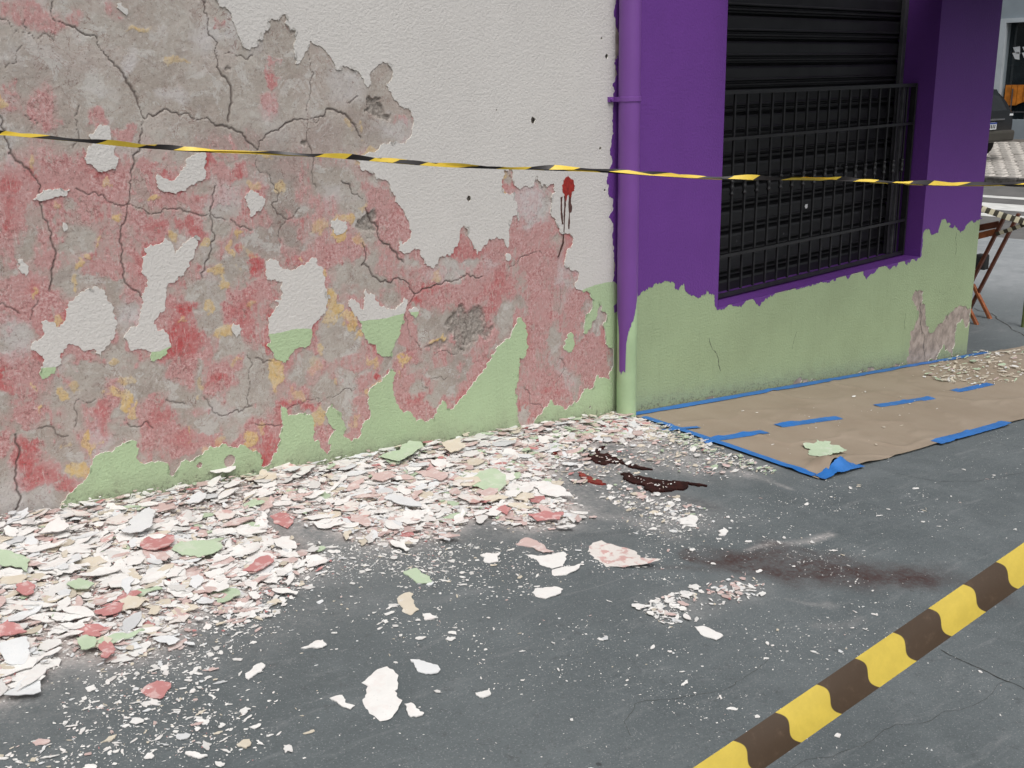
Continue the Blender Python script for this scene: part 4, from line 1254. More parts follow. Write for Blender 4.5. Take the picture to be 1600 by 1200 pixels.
rv.add([(XR - e, -.0012, ZS), (XR - e, .36, ZS), (XR - e, .36, 2.9), (XR - e, -.0012, 2.9)], [(3, 2, 1, 0)])
rv.add([(XL, -.0012, ZS + e), (XR, -.0012, ZS + e), (XR, .36, ZS + e), (XL, .36, ZS + e)], [(0, 1, 2, 3)])
rv.add([(XL, -.0012, 2.9 - e), (XR, -.0012, 2.9 - e), (XR, .36, 2.9 - e), (XL, .36, 2.9 - e)], [(3, 2, 1, 0)])
rv.build('window_reveal', 'purple_paint', sw)
MB().box((XL - .1, .37, -.2), (XR + .1, .40, 3.2)).build('back_board', 'dark_room', sw)
MB().box((0.75, -1.05, 2.30), (XE + 0.9, -0.004, 2.46)).build('canopy', 'purple_paint', sw)

# ------------------------------------------------------------------ roller shutter
sh = empty('roller_shutter', (1.9, .27, ZS), 'closed black slatted roller shutter behind the window grille', 'shutter')
PIT = 0.137
z0 = on_wall(1270, 133, .262)[1] - 9 * PIT
prof = [(0, .024), (.007, .024), (.009, .002), (.012, -.012), (.020, -.012), (.024, .004), (.027, .018), (.033, .018), (.036, .002), (.040, -.007), (.046, -.007), (.052, -.002), (.105, -.003), (.118, .002), (.124, .012), (PIT - .001, .024)]
b = MB()
ns = 18
v = []
x0_, x1_ = XL + .012, XR - .016
for (h, dy) in prof:
    v += [(x0_, .262 + dy, h), (x1_, .262 + dy, h)]
f = [(2 * i, 2 * i + 1, 2 * i + 3, 2 * i + 2) for i in range(len(prof) - 1)]
nv = len(v)
v += [(x0_, .288, 0), (x1_, .288, 0), (x0_, .288, PIT - .001), (x1_, .288, PIT - .001)]
f += [(nv, nv + 2, nv + 3, nv + 1)]
slat_me = bpy.data.meshes.new('slat')
slat_me.from_pydata(v, [], f)
slat_me.materials.append(MAT['shutter_metal'])
bpy.context.view_layer.update()
inv = sh.matrix_world.inverted()
for i in range(ns):
    zb_ = z0 + i * PIT
    if zb_ < ZS - .135 or zb_ > 2.85:
        continue
    o = bpy.data.objects.new('slat', slat_me)
    COL.objects.link(o)
    o.parent = sh
    o.matrix_parent_inverse = inv
    o.location = (0, random.uniform(-.0015, .0015), zb_)
    o.rotation_euler = (random.uniform(-.004, .004), 0, random.uniform(-.0008, .0008))
for xx in (XR - .052, XL + .004):
    MB().box((xx, .225, ZS + .004), (xx + .046, .255, 2.88)).build('guide_rail', 'guide_metal', sh, bevel=.003)
# torn pale sticker remnant and scuffs on the slats
for (x, y, r) in ((1260, 322, 5), (1133, 262, 2), (1139, 262, 2), (1262, 258, 2), (1313, 258, 3), (1151, 376, 2.4), (1156, 382, 2), (1224, 365, 2.4), (1224, 376, 3)):
    X, Z = on_wall(x, y, .2605)
    rr = np.random.default_rng(int(x + y))
    pts = [(X + r * .0036 * rr.uniform(.4, 1.2) * math.cos(t), Z + r * .004 * rr.uniform(.4, 1.3) * math.sin(t)) for t in np.linspace(0, 6.28, 9)[:-1]]
    slab([pts], [], .2590, .0008).build('sticker_scrap', ['guide_metal' if r < 4 else 'chip_grey'] * 2, sh)

# ------------------------------------------------------------------ window grille
gr = empty('window_grille', (1.9, .12, ZS), 'black iron bar grille across the lower window', 'grille')
GYc = 0.125
xa = on_wall(1151, 160, GYc)[0]
xb = on_wall(1391, 160, GYc)[0]
dxb = (xb - xa) / 14
ztop = on_wall(1270, 139, GYc)[1]
zbot = ZS + 0.022
zr1 = on_wall(1270, 206, GYc)[1]
zr4 = on_wall(1270, 372, GYc)[1]
xl_, xr_ = XL + .01, XR - .02
for z, hh in ((ztop, .024), (zr1, .018), (zr4, .018), (zbot, .024)):
    MB().box((xl_, GYc - .014, z - hh / 2), (xr_, GYc + .004, z + hh / 2)).build('rail', 'grille_metal', gr, bevel=.002)
zc = on_wall(1300, 270, GYc)[1]
zc2 = on_wall(1148, 297, GYc)[1]
zc = (zc + zc2) / 2
i = -2
while True:
    X = xa + i * dxb
    i += 1
    if X < xl_ + .01:
        continue
    if X > xr_ - .04:
        break
    br = MB().box((X - .0065, GYc + .005, zbot + .012), (X + .0065, GYc + .018, ztop - .012)).build('bar', 'grille_metal', gr, bevel=.002)
    c_ = MB().lathe((X, GYc + .0115, zc - .045), [(.009, 0), (.015, .008), (.015, .014), (.010, .022), (.013, .036), (.016, .046), (.013, .056), (.010, .070), (.015, .078), (.015, .084), (.009, .092)], 10)
    c_.build('collar', 'grille_metal', br, smooth=True)
for X in (xr_ - .012, xl_ + .004):
    MB().box((X - .008, GYc - .02, ZS + .006), (X + .008, GYc + .022, ztop + .012)).build('end_post', 'grille_metal', gr, bevel=.002)
MB().box((XR - .115, GYc + .03, ZS + .006), (XR - .085, GYc + .05, ztop + .0)).build('stay', 'guide_metal', gr, bevel=.002)

# ------------------------------------------------------------------ rain downpipe
dp = empty('drain_pipe', (-.055, -.06, 0), 'round downpipe painted purple above and green below', 'pipe')
px0, py0, rp = -0.052, -0.062, 0.051
zb_ = on_wall(978, 655, py0)[1]
MB().lathe((px0, py0, zb_), [(rp, 0), (rp, 3.6 - zb_)], 48, caps=False).build('pipe', 'green_pipe', dp, smooth=True)
# purple coat: shell whose lower edge runs down the pipe face
nseg = 180
v = []
vd = math.atan2(CAM[1] - py0, CAM[0] - px0)


def drip_z(t):
    # t: angle from the camera-facing line, + towards the right edge in the picture
    kx = [-1.57, -1.25, -1.0, -.86, -.82, -.5, -.12, -.08, .05, .25, .5, .8, 1.1, 1.35, 1.57]
    ky = [470, 490, 505, 520, 577, 580, 577, 540, 520, 511, 502, 492, 470, 452, 440]
    return np.interp(t, kx, ky)


for i in range(nseg):
    t = 2 * math.pi * i / nseg
    rel = (t - vd + math.pi) % (2 * math.pi) - math.pi
    py = drip_z(max(-1.57, min(1.57, rel))) + (vnoise(np.array([i * .9]), np.array([3.3]))[0] - .5) * 9
    z = on_wall(978, py, py0)[1]
    for zz_, r_ in ((z, rp + .0012), (3.6, rp + .0012)):
        v.append((px0 + r_ * math.cos(t), py0 + r_ * math.sin(t), zz_))
f = []
for i in range(nseg):
    j = (i + 1) % nseg
    f += [(2 * i, 2 * j, 2 * j + 1, 2 * i + 1)]
MB().add(v, f).build('purple_coat', 'purple_pipe', dp, smooth=True)
zc_ = on_wall(978, 155, py0)[1]
cl = MB().lathe((px0, py0, zc_ - .012), [(rp + .001, 0), (rp + .006, .002), (rp + .006, .022), (rp + .001, .024)], 40)
cl.box((px0 - rp - .035, -.012, zc_ - .012), (px0 - rp + .012, .0, zc_ + .012)).box((px0 - rp - .004, py0, zc_ - .011), (px0 - rp + .004, -.002, zc_ + .011)).box((px0 + rp - .012, -.012, zc_ - .012), (px0 + rp + .03, -.002, zc_ + .012))
cl.build('clamp', 'purple_pipe', dp)
MB().lathe((px0 - rp - .022, -.012, zc_), [(.008, -.008), (.008, 0)], 8, 1).build('screw', 'purple_pipe', dp)

# ================================================================== MASKING PAPER AND TAPE
def floor_z(X, Y):
    und = (fbm(X, Y, 1.1, 3, 5) - .5) * .014 + (fbm(X, Y, 9, 3, 8) - .5) * .0022
    return gz(X, Y) + und * sstep(-.02, -.3, Y) * sstep(5.2, 4.6, X)


def paper_z(a, b):
    wob = (fbm(a, b * 0.6, 3.0, 3, 3) - .5)
    rid = np.abs(fbm(a * .8, b * 1.6, 2.4, 3, 8) - .5)
    z = floor_z(a, b) + .0035 + .010 * (np.maximum(wob, -.1) + .1) + .006 * sstep(.06, 0.0, rid)
    on = (a > -.02) & (b < -.03) & (b > -1.2)
    return np.where(on, z, floor_z(a, b) + .002)


def sheet(name, x0, x1, y0, y1, lift, mat, step, seed, wr, corner=None, thick=None):
    xs_ = np.arange(x0, x1 + step / 2, step)
    ys_ = np.arange(y0, y1 + step / 2, step)

    def fn(a, b):
        z = paper_z(a, b)
        jx = (fbm(b * 1.0, b * 0 + 3, 4, 3, seed) - .5) * .012
        return np.stack([a + jx * (a < x0 + .05), b + (fbm(a, a * 0 + 1, 3, 3, seed + 2) - .5) * .012 * (b < y0 + .03), z], -1)
    co, q = grid_mesh(name, xs_, ys_, fn)
    return link(name, np_mesh(name, co, q), mat, smooth=True)


kp1 = tag(sheet('kraft_paper', 0.0, 5.0, -0.61, -0.045, .0035, 'kraft_paper', .022, 3, .010), 'brown kraft paper sheet laid along foot of the shop front', 'paper')
# outer sheet: its near corner is curled up off the floor
def kraft_outer():
    xs_ = np.concatenate([np.arange(0.0, .9, .014), np.arange(.9, 5.0, .03)])
    ys_ = np.concatenate([np.arange(-1.165, -.8, .014), np.arange(-.8, -.56, .022)])

    def fn(a, b):
        z = paper_z(a, b) + .0028
        # one hump along the free edge close to the corner
        ed = sstep(-.93, -1.165, b)
        hump = np.exp(-((a - .20) / .075) ** 2) * .062 + np.exp(-((a - .42) / .10) ** 2) * .012 + np.exp(-((a - 1.0) / .3) ** 2) * .006
        z = z + hump * ed ** 1.3
        dx = -.02 * np.exp(-((a - .20) / .1) ** 2) * ed
        dy = .03 * np.exp(-((a - .20) / .1) ** 2) * ed + (fbm(a, a * 0 + 1, 2.5, 3, 25) - .5) * .02 * (b < -1.1)
        return np.stack([a + dx, b + dy, z], -1)
    co, q = grid_mesh('kraft_paper', xs_, ys_, fn)
    o = link('kraft_paper', np_mesh('kraft_paper', co, q), 'kraft_paper', smooth=True)
    return tag(o, 'brown kraft paper sheet on the street side with curled corner', 'paper')


kp2 = kraft_outer()


def tape_strip(pa, pb, label, width=.05, seed=1, lift=.011, n=None, bump=None):
    pa, pb = np.array(pa, float), np.array(pb, float)
    L = np.hypot(*(pb - pa))
    d = (pb - pa) / L
    nr = np.array([-d[1], d[0]])
    n = n or max(6, int(L / .02))
    v = []
    rr = np.random.default_rng(seed)
    for i in range(n + 1):
        t = i / n
        c = pa + d * L * t
        jit = rr.normal(0, .0012)
        for s_ in (-1, -.33, .33, 1):
            p = c + nr * (s_ * width / 2 + jit) + d * (rr.normal(0, .003) if i in (0, n) else 0)
            z = paper_z(np.array([p[0]]), np.array([p[1]]))[0] + lift + (fbm(np.array([p[0]]), np.array([p[1]]), 14, 3, seed)[0] - .5) * .002
            if bump is not None:
                z += bump(t, s_)
            v.append((p[0], p[1], z))
    f = []
    for i in range(n):
        for k in range(3):
            a = i * 4 + k
            f.append((a, a + 1, a + 5, a + 4))
    o = MB().add(v, f).build('masking_tape', 'blue_tape', smooth=True)
    return tag(o, label, 'tape', 'blue masking tape strips')


tape_strip((-.06, -.050), (4.2, -.045), 'long blue masking tape strip along foot of the shop front', .055, 1, .0045)
tape_strip((.02, -.12), (.02, -1.13), 'blue masking tape strip across the end of brown paper', .05, 2, .0052)
g = gp([(1098, 693), (1196, 678)])
tape_strip(g[0], g[1], 'blue tape strip on paper seam starting at the end tape', .058, 3, .0055)
g = gp([(1216, 668), (1312, 656)])
tape_strip(g[0], g[1], 'blue tape strip on paper seam, second from the downpipe', .058, 4, .0045)
g = gp([(1370, 636), (1456, 623)])
tape_strip(g[0], g[1], 'blue tape strip on paper seam, third from the downpipe', .058, 5, .0045)
g = gp([(1490, 613), (1548, 602)])
tape_strip(g[0], g[1], 'blue tape strip on paper seam, partly under corner paint flakes', .058, 6, .0045)
g = gp([(1462, 695), (1572, 664)])
tape_strip(g[0], g[1], 'long blue tape strip holding the street edge of brown paper', .06, 7, .0085)
g = gp([(1035, 675), (1092, 671)])
tape_strip(g[0], g[1], 'short torn blue tape strip near foot of the downpipe', .03, 8, .0062)
# the loose strip on the curled corner stands up in a wave
L0, L1 = gp([(1262, 752)])[0], gp([(1342, 731)])[0]


def wave(t, s_):
    return .002 + .050 * math.exp(-((t - .62) / .20) ** 2) * (0.55 + .45 * s_) + .012 * math.exp(-((t - .3) / .12) ** 2)


tape_strip((.01, -1.165), (.36, -1.16), 'loose blue tape strip curling up off the paper corner', .058, 9, .005, 30, wave)

# ================================================================== PAINT SPILLS ON THE PAVEMENT
def spill(pl, label, mat, seed, h=.0035, lift=.004):
    P = rough(gp(pl), .004, .15, seed)
    V = [Vector(p) for p in P]
    vo, eo, fo, _, _, _ = delaunay_2d_cdt(V, [(i, (i + 1) % len(P)) for i in range(len(P))], [], 0, 1e-6)
    arr = np.array([(p.x, p.y) for p in vo])
    tri = [t for t in fo if in_poly(np.array([arr[t, 0].mean()]), np.array([arr[t, 1].mean()]), P)[0]] if True else fo
    c = arr.mean(0)
    z = floor_z(arr[:, 0], arr[:, 1])
    mb = MB()
    n_ = len(arr)
    mb.v = [(arr[i, 0], arr[i, 1], z[i] + lift + h) for i in range(n_)] + [(arr[i, 0], arr[i, 1], z[i] - .002) for i in range(n_)]
    fs = []
    for t in tri:
        a, b_, c_ = arr[list(t)]
        t = list(t)
        if (b_[0] - a[0]) * (c_[1] - a[1]) - (b_[1] - a[1]) * (c_[0] - a[0]) < 0:
            t = t[::-1]
        fs.append(tuple(t))
    cnt = set()
    for t in fs:
        for i in range(3):
            e_ = (t[i], t[(i + 1) % 3])
            if (e_[1], e_[0]) in cnt:
                cnt.discard((e_[1], e_[0]))
            else:
                cnt.add(e_)
    fs += [(q_, p_, p_ + n_, q_ + n_) for p_, q_ in cnt]
    mb.f = fs
    mb.mi = [0] * len(fs)
    return tag(mb.build('paint_spill', mat), label, 'spill', 'paint spills on the pavement')


spill([(918, 712), (928, 712), (931, 704), (936, 700), (946, 699), (946, 702), (939, 704), (938, 711), (950, 710), (962, 716), (972, 720), (985, 727), (1000, 731), (1020, 735), (1005, 735), (988, 732), (970, 724),
       (955, 724), (940, 727), (930, 724)], 'dark brown hooked paint spill nearer the wall corner', 'spill_dark', 3, .004)
spill([(975, 740), (985, 740), (990, 746), (1000, 745), (1015, 748), (1035, 752), (1050, 754), (1068, 754), (1075, 760), (1070, 765), (1055, 765), (1040, 768), (1020, 770), (1010, 766), (995, 757), (982, 752), (973, 748)],
      'largest dark brown paint spill, below the hooked one', 'spill_dark', 4, .005)
spill([(1060, 754), (1075, 754), (1105, 760), (1104, 761), (1075, 756.5)], 'thin dark run trailing from the largest paint spill', 'spill_dark', 14, .003)
spill([(905, 739), (912, 741), (925, 748), (940, 752), (947, 757), (935, 757), (920, 754), (908, 748)], 'bright red paint spill below the hooked dark one', 'spill_red', 5, .004)
spill([(832, 702), (845, 698), (858, 702), (872, 710), (866, 713), (850, 708), (838, 706)], 'small dark red paint spill among flakes below bare plaster', 'spill_red', 6, .012)

# ================================================================== PAINT FLAKES
def chip_outline(rng, kind=0):
    n = rng.integers(6, 10)
    t = np.sort(rng.uniform(0, 2 * math.pi, n))
    t = np.linspace(0, 2 * math.pi, n, endpoint=False) + rng.normal(0, .22, n)
    r = 1 + rng.normal(0, .24, n)
    r = np.clip(r, .45, 1.5)
    el = rng.uniform(.38, .85) if kind == 0 else rng.uniform(.16, .38)
    x, y = np.cos(t) * r, np.sin(t) * r * el
    return list(zip(x, y))


def chip_geo(outline, th, curl, rng, sub=True):
    """thin plate with ragged rim, a slight dish and a thick edge; unit xy size"""
    pts = rough(outline, .45, .11, int(rng.integers(1e6))) if sub else outline
    n = len(pts)
    P = np.array(pts)
    ph = rng.uniform(0, 6.28)
    ax = P[:, 0] * math.cos(ph) + P[:, 1] * math.sin(ph)
    z = curl * (ax ** 2) + rng.normal(0, abs(curl) * .05 + 1e-5, n)
    top = np.column_stack([P, z + th])
    bot = np.column_stack([P * .97, z])
    cz = th * 1.0
    v = np.vstack([top, bot, [[P[:, 0].mean(), P[:, 1].mean(), cz]]])
    f = [(i, (i + 1) % n, 2 * n) for i in range(n)]
    s = [(i + n, (i + 1) % n + n, (i + 1) % n, i) for i in range(n)]
    return v, f, s


rng = np.random.default_rng(42)
# --- flakes traced one by one
TRACED = [
    ([(565, 1068), (580, 1058), (590, 1050), (605, 1047), (615, 1053), (623, 1062), (622, 1078), (617, 1085), (629, 1100), (618, 1118), (605, 1128), (594, 1129), (585, 1120), (575, 1110), (564, 1096), (573, 1085), (575, 1074)], 'chip_white', 'largest plain white paint flake, waisted, alone on open concrete'),
    ([(632, 1103), (642, 1102), (650, 1110), (663, 1119), (660, 1122), (640, 1122), (635, 1112)], 'chip_white', 'small white paint flake touching the waisted white one'),
    ([(515, 1093), (528, 1090), (535, 1090), (540, 1097), (555, 1107), (548, 1112), (535, 1107)], 'chip_white', 'narrow white paint flake just left of the waisted one'),
    ([(641, 1033), (655, 1034), (670, 1040), (680, 1043), (688, 1050), (682, 1056), (665, 1056), (653, 1052), (648, 1042)], 'chip_grey', 'white paint flake just above and right of the waisted one'),
    ([(383, 1055), (395, 1045), (408, 1039), (415, 1045), (410, 1052), (395, 1060), (388, 1065)], 'chip_white', 'white oblong paint flake with crumbs, below the heap edge'),
    ([(470, 1014), (490, 1006), (505, 1004), (511, 1012), (495, 1016)], 'chip_white', 'thin white paint flake lying flat above the waisted one'),
    ([(620, 937), (640, 929), (646, 932), (647, 944), (655, 957), (642, 964), (630, 952)], 'chip_cream', 'cream squarish paint flake on concrete below the pale green one'),
    ([(660, 962), (672, 962), (685, 970), (665, 972)], 'chip_white', 'small white paint flake beside the cream squarish one'),
    ([(630, 895), (652, 890), (658, 898), (675, 912), (650, 912), (640, 903)], 'chip_green', 'pale green pointed paint flake on bare concrete past heap edge'),
    ([(750, 868), (760, 866), (782, 868), (778, 880), (765, 881), (755, 877)], 'chip_white', 'white five sided paint flake left of the pink edged one'),
    ([(805, 850), (820, 842), (832, 845), (850, 855), (866, 866), (850, 866), (835, 858), (815, 853)], 'chip_pink', 'long pink edged paint flake above a white pointed one'),
    ([(820, 866), (840, 870), (862, 870), (880, 868), (885, 878), (880, 888), (862, 890), (848, 885), (838, 875)], 'chip_white', 'white pointed paint flake left of the large pink streaked one'),
    ([(862, 895), (885, 888), (910, 886), (900, 895), (885, 900), (865, 901)], 'chip_white', 'white curled paint flake touching the pointed one'),
    ([(900, 874), (908, 864), (920, 860), (926, 851), (940, 848), (960, 856), (980, 862), (995, 873), (1015, 882), (1033, 886), (1010, 890), (975, 890), (935, 886), (915, 880)], 'chip_mixed', 'large curled paint flake streaked pink and white on open concrete'),
    ([(831, 927), (840, 921), (870, 922), (880, 926), (870, 933), (852, 938), (838, 934)], 'chip_white', 'white oval paint flake below the large pink streaked one'),
    ([(1085, 980), (1095, 980), (1110, 985), (1118, 990), (1130, 997), (1120, 1002), (1100, 995)], 'chip_white', 'white strip of paint below the streak of white crumbs'),
    ([(220, 1078), (232, 1070), (245, 1066), (262, 1070), (268, 1078), (258, 1090), (250, 1095), (235, 1092)], 'chip_red', 'red paint flake lying alone below the heap'),
    ([(156, 1018), (168, 1010), (178, 1018), (181, 1035), (170, 1043), (160, 1035)], 'chip_red', 'upright red paint flake on the lower edge of the heap'),
    ([(121, 1010), (135, 1005), (152, 1010), (150, 1024), (130, 1027)], 'chip_green', 'green paint flake beside the upright red one'),
    ([(268, 868), (285, 858), (320, 858), (348, 862), (350, 867), (335, 876), (310, 880), (285, 876)], 'chip_green', 'large flat oval green paint flake on the heap'),
    ([(220, 860), (230, 850), (248, 844), (265, 850), (275, 860), (265, 868), (245, 872), (225, 868)], 'chip_red', 'large red paint flake beside the flat oval green one'),
    ([(330, 757), (340, 745), (355, 738), (370, 750), (360, 758), (340, 759)], 'chip_white', 'white paint flake leaning on the wall foot below the round hole'),
    ([(60, 848), (80, 832), (95, 825), (105, 832), (110, 840), (90, 846)], 'chip_white', 'white triangular paint flake high on the heap'),
    ([(190, 842), (205, 825), (235, 805), (245, 815), (240, 830), (225, 845), (205, 848)], 'chip_grey', 'large bluish white paint flake on top of the heap'),
    ([(0, 1020), (20, 1015), (45, 1012), (48, 1030), (38, 1048), (20, 1048), (8, 1040)], 'chip_grey', 'large white paint flake at the lower edge of the heap, photo border'),
    ([(0, 990), (15, 983), (30, 990), (45, 1002), (20, 1004), (0, 1004)], 'chip_red', 'rose red paint flake above the large white one at photo border'),
    ([(600, 785), (615, 780), (640, 788), (658, 798), (660, 804), (640, 800), (620, 794)], 'chip_grey', 'long bluish white paint flake across the middle of the heap'),
    ([(730, 762), (750, 748), (775, 748), (790, 756), (785, 772), (770, 780), (755, 770)], 'chip_green', 'large green paint flake on the heap near the dark spills'),
    ([(827, 762), (850, 762), (875, 770), (897, 787), (870, 785), (845, 778)], 'chip_white', 'long white pointed paint flake between heap and dark spills'),
    ([(1056, 812), (1080, 806), (1086, 808), (1090, 825), (1075, 822)], 'chip_white', 'white triangular paint flake below the largest dark spill'),
    ([(825, 812), (850, 809), (880, 812), (875, 822), (840, 822)], 'chip_red', 'red paint flake at the street edge of the heap'),
    ([(380, 900), (400, 885), (420, 880), (430, 890), (400, 903)], 'chip_red', 'orange red paint flake at the tip of the heap'),
    ([(370, 1165), (380, 1158), (390, 1158), (393, 1165), (385, 1172)], 'chip_cream', 'small beige paint flake near the bottom photo border'),
    ([(290, 1175), (305, 1176), (325, 1184), (310, 1187)], 'chip_white', 'slim white paint flake at the bottom photo border'),
    ([(157, 1160), (170, 1152), (183, 1150), (175, 1158)], 'chip_cream', 'slim cream paint flake below the lone red one'),
    ([(743, 1085), (765, 1083), (766, 1090), (755, 1094)], 'chip_white', 'small white paint flake on bare concrete, right of the waisted one'),
    ([(0, 872), (25, 880), (50, 890), (45, 905), (20, 895), (0, 892)], 'chip_green', 'green paint flake on the heap at the photo border'),
    ([(105, 925), (125, 917), (150, 925), (140, 932), (118, 932)], 'chip_green', 'small green paint flake in the heap above the upright red one'),
    ([(775, 1055 - 250), (790, 800), (800, 806), (792, 813)], 'chip_red', 'small red paint flake at the street edge beside the larger red one'),
    ([(1122, 830), (1130, 826), (1138, 832), (1132, 838), (1124, 837)], 'chip_white', 'small bright white paint flake left of the brown stain'),
    ([(30, 925), (45, 922), (58, 930), (55, 940), (38, 942)], 'chip_red', 'deep red squarish paint flake in the heap near photo border'),
    ([(595, 725), (625, 718), (640, 705), (658, 708), (650, 722), (625, 735)], 'chip_green', 'pale green paint flake propped at the wall foot'),
    ([(650, 745), (680, 742), (700, 752), (690, 760), (660, 752)], 'chip_pink', 'salmon pink paint flake in the heap below bare plaster'),
    ([(580, 750), (605, 748), (620, 756), (600, 762), (580, 758)], 'chip_pink', 'pink paint flake next to the salmon one in the heap'),
    ([(420, 805), (445, 800), (462, 812), (450, 828), (428, 818)], 'chip_red', 'orange pink paint flake beside the bare smear in the heap'),
    ([(690, 705), (720, 700), (728, 712), (705, 718)], 'chip_cream', 'beige square paint flake at the wall foot'),
    ([(320, 965 - 60), (345, 900), (352, 908), (330, 915)], 'chip_white', 'white paint flake on concrete below the green oval'),
    ([(298, 915), (312, 912), (320, 920), (308, 930), (296, 924)], 'chip_grey', 'white rounded paint flake in the gap below the heap'),
]
n_ind = 0
for k, (pl, mt, lab) in enumerate(TRACED):
    P = np.array(gp(pl))
    c = P.mean(0)
    L = np.abs(P - c).max()
    out = [tuple((p - c) / L) for p in P]
    wall_d = -c[1]
    v, f, s = chip_geo(rough(out, .16, .10, 900 + k), .0032 / L, (rng.uniform(.02, .06) if k == 13 else rng.uniform(.003, .018)), rng, sub=False)
    me = bpy.data.meshes.new('paint_flake')
    me.from_pydata([tuple(p) for p in v], [], f + s)
    me.materials.append(MAT[mt])
    set_attr(me, 'tone', np.full(len(v), rng.uniform(0, .15)))
    o = bpy.data.objects.new('paint_flake', me)
    COL.objects.link(o)
    o.scale = (L, L, L)
    inheap = in_poly(np.array([c[0]]), np.array([c[1]]), gp(HEAP))[0]
    o.location = (c[0], c[1], float(floor_z(c[:1], c[1:])[0]) + (.030 * math.exp(-wall_d / .25) + .022 if inheap else .0022))
    o.rotation_euler = (rng.normal(.04, .05) if inheap else rng.normal(0, .015), rng.normal(0, .04) if inheap else rng.normal(0, .015), 0)
    tag(o, lab, 'paint flake')
    n_ind += 1
    if k == 0:
        pass
# one more: a pale green flake resting on the brown paper
P = np.array(gp([(1255, 702), (1275, 698), (1312, 708), (1300, 716), (1280, 720), (1262, 712)]))
c = P.mean(0)
L = np.abs(P - c).max()
v, f, s = chip_geo(rough([tuple((p - c) / L) for p in P], .12, .2, 333), .003 / L, .06, rng, sub=False)
me = bpy.data.meshes.new('paint_flake')
me.from_pydata([tuple(p) for p in v], [], f + s)
me.materials.append(MAT['chip_green'])
set_attr(me, 'tone', np.zeros(len(v)))
o = bpy.data.objects.new('paint_flake', me)
COL.objects.link(o)
o.scale = (L, L, L)
o.location = (c[0], c[1], float(floor_z(c[:1], c[1:])[0]) + .017)
o.rotation_euler = (.03, 0, 0)
tag(o, 'pale green paint flake resting on the brown paper', 'paint flake')

# --- loose lips of paint still hanging on the wall, lifted along the broken edges
cr = np.random.default_rng(77)
lip_me = []
for k in range(8):
    v, f, s = chip_geo(chip_outline(cr, 0), .07, .16, cr)
    for mt in ('white_paint', 'green_paint'):
        me = bpy.data.meshes.new('paint_lip')
        me.from_pydata([tuple(p) for p in v], [], f + s)
        me.materials.append(MAT[mt])
        me.materials.append(MAT['paint_edge'])
        me.polygons.foreach_set('material_index', np.array([0] * len(f) + [1] * len(s), np.int32))
        lip_me.append((mt, me))
bpy.context.view_layer.update()
pinv = pw_.matrix_world.inverted()
edge_sets = [(up[:-3], up, 60), (lo[:-2], lo, 40)] + [(q_, q_, 2) for q_ in isl[:8]]
for vs_, poly_, cnt_ in edge_sets:
    for _ in range(cnt_):
        i_ = int(cr.integers(2, len(vs_) - 2))
        p = np.array(vs_[i_])
        tg = np.array(vs_[i_ + 1]) - np.array(vs_[i_ - 1])
        tg = tg / (np.hypot(*tg) + 1e-9)
        nr = np.array([-tg[1], tg[0]])
        pr = p + nr * .004
        if in_poly(np.array([pr[0]]), np.array([pr[1]]), poly_)[0]:
            nr = -nr
        if p[1] > 2.0 or p[0] > XW - .03 or p[1] < gz(p[0], 0) + .05:
            continue
        sz = cr.uniform(.005, .013)
        a_ = cr.uniform(.08, .32)
        T3 = Vector((tg[0], 0, tg[1]))
        N3 = Vector((nr[0], 0, nr[1])) * math.cos(a_) + Vector((0, -1, 0)) * math.sin(a_)
        Z3 = T3.cross(N3)
        if Z3.y > 0:
            T3 = -T3
            Z3 = T3.cross(N3)
        want = 'white_paint' if p[1] > dado(p[0]) else 'green_paint'
        me = [m_ for t_, m_ in lip_me if t_ == want][int(cr.integers(8))]
        o = bpy.data.objects.new('paint_lip', me)
        COL.objects.link(o)
        o.parent = pw_
        L3 = Vector((p[0] - nr[0] * sz * .25, -.0012 - sz * .22 * math.sin(a_), p[1] - nr[1] * sz * .25))
        M_ = Matrix((T3, N3, Z3)).transposed().to_4x4()
        o.matrix_parent_inverse = pinv
        o.matrix_basis = Matrix.Translation(L3) @ M_ @ Matrix.Diagonal((sz, sz * .8, sz * .6, 1))

